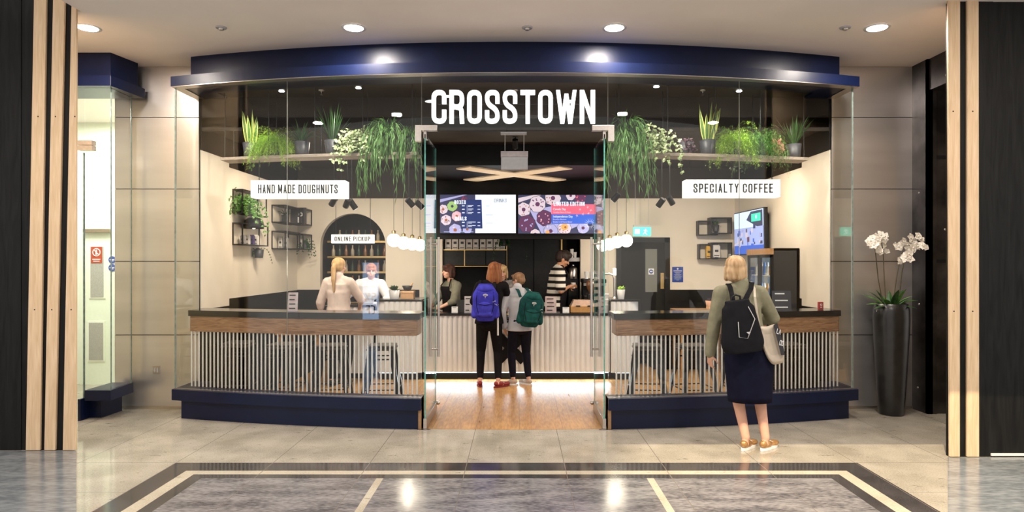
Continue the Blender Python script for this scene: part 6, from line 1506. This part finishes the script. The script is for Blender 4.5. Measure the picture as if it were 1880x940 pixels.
def backpack(name, label, t, K, O, w, h, d, m, mt, style, lean=0, roll=0):
    """O: centre of the back panel, figure-local (1.70 m figure)"""
    r = thing(name, label, 'backpack'); R = Matrix.Rotation(lean, 3, 'X') @ Matrix.Rotation(roll, 3, 'Y'); O = Vector(O)
    F_ = Matrix.Translation(t.location) @ Matrix.Rotation(t.rotation_euler.z, 4, 'Z') @ Matrix.Diagonal((K, K, K, 1)) @ Matrix.Translation(O) @ R.to_4x4()
    def new(): m_ = MB(); m_.T = F_; return m_
    b = new(); n = 28; rg = []
    for k in range(15):
        f = k/14; z = -h/2+h*f
        if style == 'drawstring': ww = w/2*(1.0-.34*f-.0*f)*(1 if k < 13 else .8)*(.80+.2*min(1, f*6)); dd = d/2*(1.1-.55*f)*(.7+.3*min(1, f*5))
        else: ww = w/2*(math.sin(min(1, .42+f*1.6)*PI/2))*(1-.5*max(0, f-.72)/.28); dd = d/2*(.75+.35*math.sin(f*PI))*(1-.55*max(0, f-.78)/.22)
        rg.append([Vector((ww*abs(math.cos(a))**.75*(1 if math.cos(a) > 0 else -1), -d/2-.0+dd*abs(math.sin(a))**.8*(1 if math.sin(a) > 0 else -1), z)) for a in [2*PI*j/n for j in range(n)]])
    b.rings(rg); o = skinned(b, 'main_bag', m, r, .011, 3)
    # o is in world space already
    if style == 'drawstring':
        b = new(); b.tube([(-.035, -d*.35, h*.47), (-.035, -d*.4, h*.56), (0, -d*.4, h*.60), (.035, -d*.4, h*.56), (.035, -d*.35, h*.47)], .009, 8); b.build('grab_loop', mt[0], r)
        b = new(); b.tube([(.07, -d*.83, h*.36), (.105, -d*.98, h*.12), (.02, -d*1.07, -.10), (-.05, -d*1.07, -.08), (-.035, -d*.95, h*.10)], .0035, 6); b.build('zip_piping', mt[1], r)
        b = new()
        for k in range(3): b.box(.018+.006*k, -d*1.085, -.052-.006*k, .05-.004*k, -d*1.06, -.045-.006*k)
        b.build('printed_logo', mt[1], r)
    else:
        b = new(); b.ell((0, -d*.60, h*.36), (w*.37, d*.42, h*.13)); skinned(b, 'top_lid', mt[0], r, .011, 2)
        b = new(); b.ell((-w*.02, -d*.97, -h*.16), (w*.33, d*.20, h*.22)); b.cap((-w*.2, -d*.95, -h*.3), (w*.2, -d*.95, -h*.3), .04, .04); skinned(b, 'front_pocket', mt[0], r, .011, 2)
        for s in (-1, 1): b = new(); b.cap((s*w*.42, -d*.55, -h*.34), (s*w*.43, -d*.5, -h*.10), w*.14, w*.09); skinned(b, 'side_pocket', mt[0], r, .011, 2)
        b = new(); b.tube([(-.03, -.01, h*.44), (-.02, -.02, h*.50), (.02, -.02, h*.50), (.03, -.01, h*.44)], .007, 6); b.build('grab_loop', mt[2], r)
        yb = -d*1.045
        b = new(); P = [(.004+.030*math.cos(2*PI*k/16), yb, h*.215+.013*math.sin(2*PI*k/16)) for k in range(17)]; b.tube(P, .0035, 6, False); b.tube([(-.014, yb-.002, h*.215), (.022, yb-.002, h*.215)], .003, 6); b.tube([(.004, yb, h*.185), (.002, yb-.004, h*.135)], .003, 6); b.build('white_emblem', mt[1], r)
        b = new()
        b.tube([(w*.30, -d*1.0, h*.03), (w*.38, -d*.93, h*.055), (w*.45, -d*.72, h*.02), (w*.50, -d*.5, -h*.06)], .0035, 6); b.tube([(w*.36, -d*.98, -h*.02), (w*.44, -d*.85, -h*.05), (w*.49, -d*.6, -h*.12)], .0025, 6); b.build('bungee_cord', mt[1], r)
        b = new()
        for sx_ in (-1, 1): b.tube([(sx_*w*.30, -d*.86, h*.30), (sx_*w*.34, -d*.99, h*.10), (sx_*w*.33, -d*1.06, -h*.08), (sx_*w*.24, -d*1.11, -h*.30)], .0045, 6)
        b.tube([(-w*.3, -d*1.10, -h*.02), (0, -d*1.17, -h*.05), (w*.3, -d*1.10, -h*.02)], .004, 6); b.build('seam_piping', mt[2], r)
        b = new(); b.box(w*.45, -d*.3, -h*.42-.24, w*.45+.022, -d*.3+.003, -h*.2); b.build('hanging_strap', mt[1], r)
    return r, F_
def straps(r, t, K, pts, m, w=.022):
    for P in pts:
        mb = MB(); mb.T = Matrix.Translation(t.location) @ Matrix.Rotation(t.rotation_euler.z, 4, 'Z') @ Matrix.Diagonal((K, K, K, 1)); P = [Vector(p) for p in P]; rg = []
        for i, p in enumerate(P):
            d = (P[min(i+1, len(P)-1)]-P[max(0, i-1)]).normalized(); s = Vector((1, 0, 0)) if abs(d.x) < .8 else Vector((0, 0, 1)); s = (s-d*s.dot(d)).normalized(); n = s.cross(d)
            rg.append([p+s*w+n*.004, p-s*w+n*.004, p-s*w-n*.004, p+s*w-n*.004])
        mb.rings(rg, smooth=False); mb.build('shoulder_strap', m, r)
blk = cloth('black_nylon', (.012, .012, .014), bump=.5)
bp, F_ = backpack('backpack', 'black drawstring backpack worn by the woman in the olive jacket', t1, K1, (-.19, -.135, 1.10), .39, .45, .15, blk, (M['blackmetal'], mat('silver_piping', (.5, .5, .5), .4)), 'drawstring', -.03, -.12)
straps(bp, t1, K1, [[(-.235, -.165, 1.30), (-.235, -.125, 1.37), (-.23, -.065, 1.43), (-.225, .0, 1.455), (-.225, .06, 1.43)], [(-.14, -.165, 1.31), (-.10, -.135, 1.37), (-.06, -.10, 1.42), (-.03, -.04, 1.468), (-.02, .04, 1.465)], [(.0, -.16, 1.0), (.05, -.155, 1.04), (.09, -.12, 1.10)]], blk, .020)
C_b = [c for c in C.objects if c.parent == bp]
settle(bp, (wx-.18, D-.2, .83))
# tote bag
tb = thing('tote_bag', 'cream canvas tote bag hanging from the shoulder of the olive jacket woman', 'bag')
cream = cloth('cream_canvas', (.52, .45, .36), .05); Dt = 5.5
def W_(px, py, d): return Vector((X(px, d), d, Z(py, d)))
mb = MB(); outl = [(1392, 596), (1402, 600), (1414, 598), (1424, 592), (1430, 610), (1436, 636), (1441, 660), (1438, 667), (1426, 669), (1418, 671), (1408, 658), (1398, 634)]
n = len(outl); c_ = (1415, 632); rg = []
for dd, k in ((5.44, .55), (5.425, .86), (5.46, 1), (5.52, 1), (5.555, .9), (5.55, .5)): rg.append([W_(c_[0]+(x-c_[0])*k, c_[1]+(y-c_[1])*k, dd) for x, y in outl])
rg = [r[::-1] for r in rg]; mb.rings(rg); o = mb.build('canvas_bag', cream, tb); sb = o.modifiers.new('s', 'SUBSURF'); sb.levels = 1; sb.render_levels = 2
mb = MB(); P = [(1420, 597), (1427, 593), (1433, 612), (1439, 640), (1441, 652), (1434, 652), (1429, 632)]; mb.rings([[W_(x, y, dd) for x, y in P][::-1] for dd in (5.405, 5.44)], smooth=False); mb.build('black_print_panel', M['ink'], tb)
mb = MB(); u = (W_(1440, 642, 5.4)-W_(1428, 603, 5.4)).normalized(); v_ = Vector((0, 1, 0)).cross(u)*-1
for s_, q in (('LA', .12), ('CO', .60)):
    p = W_(1427, 606, 5.402).lerp(W_(1437, 650, 5.402), q+.05); write(mb, s_, p, (1, 0, -.25), (.25, 0, 1), .044, .7, .16, .1, .002, True, .036 if s_ == 'LA' else .034, N_=(0, -1, 0))
mb.build('white_lettering', M['nwhite'], tb)
mb = MB(); T_ = Matrix.Translation(t1.location) @ Matrix.Diagonal((K1, K1, K1, 1))
for dx in (0,):
    P = [T_ @ Vector((-.03, .05, 1.468)), T_ @ Vector((-.034, -.03, 1.475)), T_ @ Vector((-.03, -.10, 1.42)), W_(1386, 545, 5.45), W_(1390, 575, 5.43), W_(1394, 598, 5.44)]; rg = []
    for p in P: rg.append([p+Vector((.009, 0, 0)), p+Vector((-.009, 0, 0)), p+Vector((-.009, .004, 0)), p+Vector((.009, .004, 0))])
    mb.rings(rg[::-1], smooth=False)
mb.build('handle', cream, tb); settle(tb, W_(1420, 668, 5.48))

# --- customer with the blue backpack
rb = hairm('auburn_hair', (.14, .045, .018), (.30, .11, .04)); D = 8.42
LONG = [('e', (0, -.016, .035), (.092, .108, .092)), ('e', (0, -.045, -.04), (.097, .080, .13)), ('e', (0, -.06, -.10), (.106, .066, .13)), ('c', (-.075, .0, 0), (-.09, -.02, -.15), .03, .03), ('c', (.075, .0, 0), (.09, -.02, -.15), .03, .03), ('c', (-.04, .07, .08), (.04, .07, .08), .024, .024)]
blackc = cloth('black_cloth', (.010, .009, .010)); 
w2 = person('woman with auburn hair in black standing at the counter in red shoes', (X(898, D), D, .002), 0, 1.60,
  dict(lean=(.03, .03, 0), feet=((-.125, .0), (.125, -.06)), footdir=(.1, -.85), hands=((-.14, .40, 1.04), (.17, .42, 1.04)), poles=((-1, -.3, -.6), (1, -.3, -.5)), headyaw=-.45, headoff=(.045, .02, 0), hairmat=rb, hair=LONG, fat=1.02,
    top=(blackc, 1.0, .014, .86), topname='jacket', trousers=(blackc, .86, .004), shoes=(mat('red_canvas_shoe', (.22, .015, .015), .6), mat('red_sole', (.18, .012, .012), .6))))
bl = cloth('blue_nylon', (.045, .045, .42), .2, .6)
bp, F_ = backpack('backpack', 'bright blue hiking backpack on the woman in black at the counter', w2[0], w2[1], (-.04, -.125, 1.17), .345, .50, .18, bl, (cloth('blue_pocket_nylon', (.055, .055, .46), .2, .6), M['whiteplastic'], blk), 'hiking', .05, .0)
straps(bp, w2[0], w2[1], [[(-.13, -.13, 1.32), (-.125, -.085, 1.40), (-.12, -.02, 1.455), (-.12, .06, 1.44)], [(.07, -.13, 1.32), (.075, -.085, 1.40), (.08, -.02, 1.455), (.08, .06, 1.44)]], blk, .02); settle(bp, (X(892, D), D-.2, .8))
# --- customer with the green backpack
sb_ = hairm('short_brown_hair', (.16, .08, .04), (.30, .17, .09)); D = 8.52
SHORT = [('e', (0, -.014, .036), (.085, .103, .082)), ('e', (0, -.045, -.01), (.080, .068, .07)), ('c', (-.03, .075, .085), (.03, .075, .085), .018, .018)]
w3 = person('short haired person in a white shirt and dark trousers leaning to the counter case', (X(955, D), D, .002), .25, 1.475,
  dict(lean=(-.02, .08, 0), feet=((-.10, .04), (.13, .0)), footdir=(1.1, .5), hands=((-.22, .10, .86), (.20, .32, 1.0)), poles=((-1, -.8, 0), (.6, -1, 0)), headyaw=.7, headpitch=.25, headoff=(.03, .03, -.01), hairmat=sb_, hair=SHORT, shw=.165,
    top=(cloth('white_shirt_cloth', (.50, .50, .54), .05), .97, .014, .82), collar=1, trousers=(cloth('dark_navy_trousers', (.010, .009, .016)), .84, .008), shoes=(mat('beige_canvas_shoe', (.45, .36, .28), .7), M['nwhite'])))
gn = cloth('green_nylon', (.010, .060, .058), .25, .6)
bp, F_ = backpack('backpack', 'dark green hiking backpack on the person in the white shirt', w3[0], w3[1], (.10, -.15, 1.17), .37, .52, .20, gn, (cloth('green_pocket_nylon', (.012, .075, .070), .25, .6), M['whiteplastic'], blk), 'hiking', .14, .10)
straps(bp, w3[0], w3[1], [[(-.03, -.13, 1.33), (-.04, -.05, 1.42), (-.05, .05, 1.46), (-.05, .12, 1.44)], [(.13, -.13, 1.33), (.12, -.05, 1.41), (.11, .05, 1.455), (.11, .12, 1.44)]], gn, .022); settle(bp, (X(984, D), D-.2, .8))
# --- staff
khaki = cloth('khaki_shirt_cloth', (.17, .165, .125)); D = 9.76
db = hairm('dark_bob_hair', (.035, .015, .01), (.09, .04, .03))
person('woman in a khaki shirt and black apron working behind the counter, facing the globe lamps', (X(833, D), D, .002), 2.25, 1.56,
  dict(lean=(0, .04, 0), hands=((-.12, .36, 1.02), (.10, .38, 1.0)), poles=((-1, -.5, -.5), (1, -.5, -.5)), headyaw=-.1, headoff=(0, .04, .01), hairmat=db, hair=BOB, bust=1, handdir=((.3, .8, -.2), (-.3, .8, -.2)),
    top=(khaki, .62, .014, .84), apron=(blackc, .5, 0), trousers=(blackc, .9, .006), shoes=(M['dark'], M['ink'])))
hb2 = hairm('fair_fringe_hair', (.40, .24, .10), (.65, .46, .26))
D = 9.76; person('fair haired woman with a fringe facing the customers, half hidden by the auburn hair', (X(922, D), D, .002), PI, 1.56,
  dict(hands=((-.16, .30, 1.05), (.16, .30, 1.05)), poles=((-1, -.5, -.3), (1, -.5, -.3)), hairmat=hb2, hair=BOB+[('e', (0, .045, .062), (.066, .042, .026))], bust=1, headpitch=.10, skin='skin',
    top=(cloth('patterned_blouse', (.22, .18, .17), .8), .6, .012, .84), apron=(blackc, .5, 0), trousers=(blackc, .9, .006), shoes=(M['dark'], M['ink'])))
D = 9.76
def stripes():
    m = cloth('striped_cloth', (.5, .48, .44)); nt = m.node_tree; N = nt.nodes; L = nt.links; b = N['Principled BSDF']; tc = N.new('ShaderNodeTexCoord'); sp = N.new('ShaderNodeSeparateXYZ'); L.new(tc.outputs['Object'], sp.inputs[0])
    a = N.new('ShaderNodeMath'); a.operation = 'MULTIPLY'; a.inputs[1].default_value = 10.5; L.new(sp.outputs[2], a.inputs[0]); f = N.new('ShaderNodeMath'); f.operation = 'FRACT'; L.new(a.outputs[0], f.inputs[0]); g_ = N.new('ShaderNodeMath'); g_.operation = 'GREATER_THAN'; g_.inputs[1].default_value = .55; L.new(f.outputs[0], g_.inputs[0])
    x = N.new('ShaderNodeMix'); x.data_type = 'RGBA'; x.inputs[6].default_value = (.62, .58, .52, 1); x.inputs[7].default_value = (.012, .011, .012, 1); L.new(g_.outputs[0], x.inputs[0]); L.new(x.outputs[2], b.inputs['Base Color']); return m
dk = hairm('black_hair', (.012, .008, .006), (.035, .022, .018))
QUIFF = [('e', (0, -.016, .040), (.087, .106, .088)), ('e', (0, -.04, -.0), (.083, .07, .07)), ('e', (0, .05, .085), (.06, .06, .04)), ('c', (0, .0, .12), (.0, .08, .10), .03, .03)]
person('dark haired man in black and white striped shirt holding a cup', (X(1017, D), D, .002), -1.45, 1.80,
  dict(lean=(0, .05, 0), hands=((-.05, .21, 1.16), (.08, .19, 1.17)), poles=((-1, -.6, -.4), (1, -.6, -.6)), headpitch=.45, headoff=(0, .05, -.03), hairmat=dk, hair=QUIFF, skin='skin2', curl=.9, handdir=((.2, 1, 0), (-.1, 1, 0)), palm=((.8, .0, .3), (-.8, .0, .3)),
    top=(stripes(), .40, .022, .86), apron=(blackc, .45, 0), trousers=(blackc, .9, .006), shoes=(M['dark'], M['ink'])))
t = cup(X(1052, D), D-.02, Z(529, D), 'white cup held in the hands of the striped shirt man', .038, .075, M['nwhite'], 'held cup')
# --- at the pickup counter
bh = hairm('blonde_ponytail_hair', (.38, .22, .09), (.60, .40, .20))
D = 8.45; PONY = [('e', (0, -.016, .034), (.088, .106, .088)), ('e', (0, -.04, -.01), (.084, .07, .07)), ('e', (0, -.11, .0), (.035, .04, .05)), ('c', (0, -.13, -.02), (.01, -.15, -.17), .034, .028), ('c', (.01, -.15, -.17), (.015, -.14, -.33), .028, .014)]
person('woman with a long blonde ponytail in a pink blouse at the pickup point', (X(622, D), D, .002), -.12, 1.66,
  dict(hands=((-.27, .06, .86), (.17, .32, 1.02)), poles=((-1, -.7, 0), (1, -.7, -.2)), headyaw=-.2, hairmat=bh, hair=PONY, ponytie=(0, -.115, -.01),
    shw=.15, fat=.95, collar=1, top=(cloth('pink_blouse_cloth', (.62, .50, .45), .08, .6), .62, .014, .90), topname='blouse', trousers=(blackc, .88, .010), shoes=(M['dark'], M['ink'])))
gh = hairm('ginger_hair', (.30, .10, .03), (.50, .20, .07))
D = 9.55; person('ginger haired person in a white shirt leaning over the pickup counter', (X(676, D), D, .002), PI-.1, 1.62,
  dict(lean=(-.06, .10, -.02), hands=((-.22, .36, 1.04), (.20, .36, 1.04)), poles=((-1, -.4, -.3), (1, -.4, -.3)), headyaw=.35, headoff=(-.03, .03, -.01), headpitch=.15, hairmat=gh, hair=SHORT,
    top=(cloth('white_uniform_cloth', (.62, .62, .66), .04), .95, .022, .86), trousers=(blackc, .9, .006), shoes=(M['dark'], M['ink'])))
# pickup counter in front of the arch
t = thing('pickup_counter', 'low white counter between the ponytail woman and the pickup arch', 'counter'); x0, x1 = X(600, 9.0), X(686, 9.0)
mb = MB(); fluted(mb, x0, x1, 8.98, .08, .99); mb.build('fluted_front', M['flute'], t); mb = MB(); mb.box(x0, 9.02, .08, x1, 9.36, .98); mb.build('carcass', M['black'], t); mb = MB(); mb.box(x0-.01, 8.95, .992, x1, 9.38, 1.02); mb.build('counter_top', M['stone'], t, bevel=.006)
mb = MB(); mb.box(x0+.03, 9.02, .002, x1-.03, 9.3, .08); mb.build('plinth', M['dark'], t); settle(t, ((x0+x1)/2, 9.15, 0))
for o in C.objects:
    if o.parent is None and o.get('label') is None and o.get('kind') is None and o.type not in ('LIGHT', 'CAMERA'): print('NOLABEL', o.name)
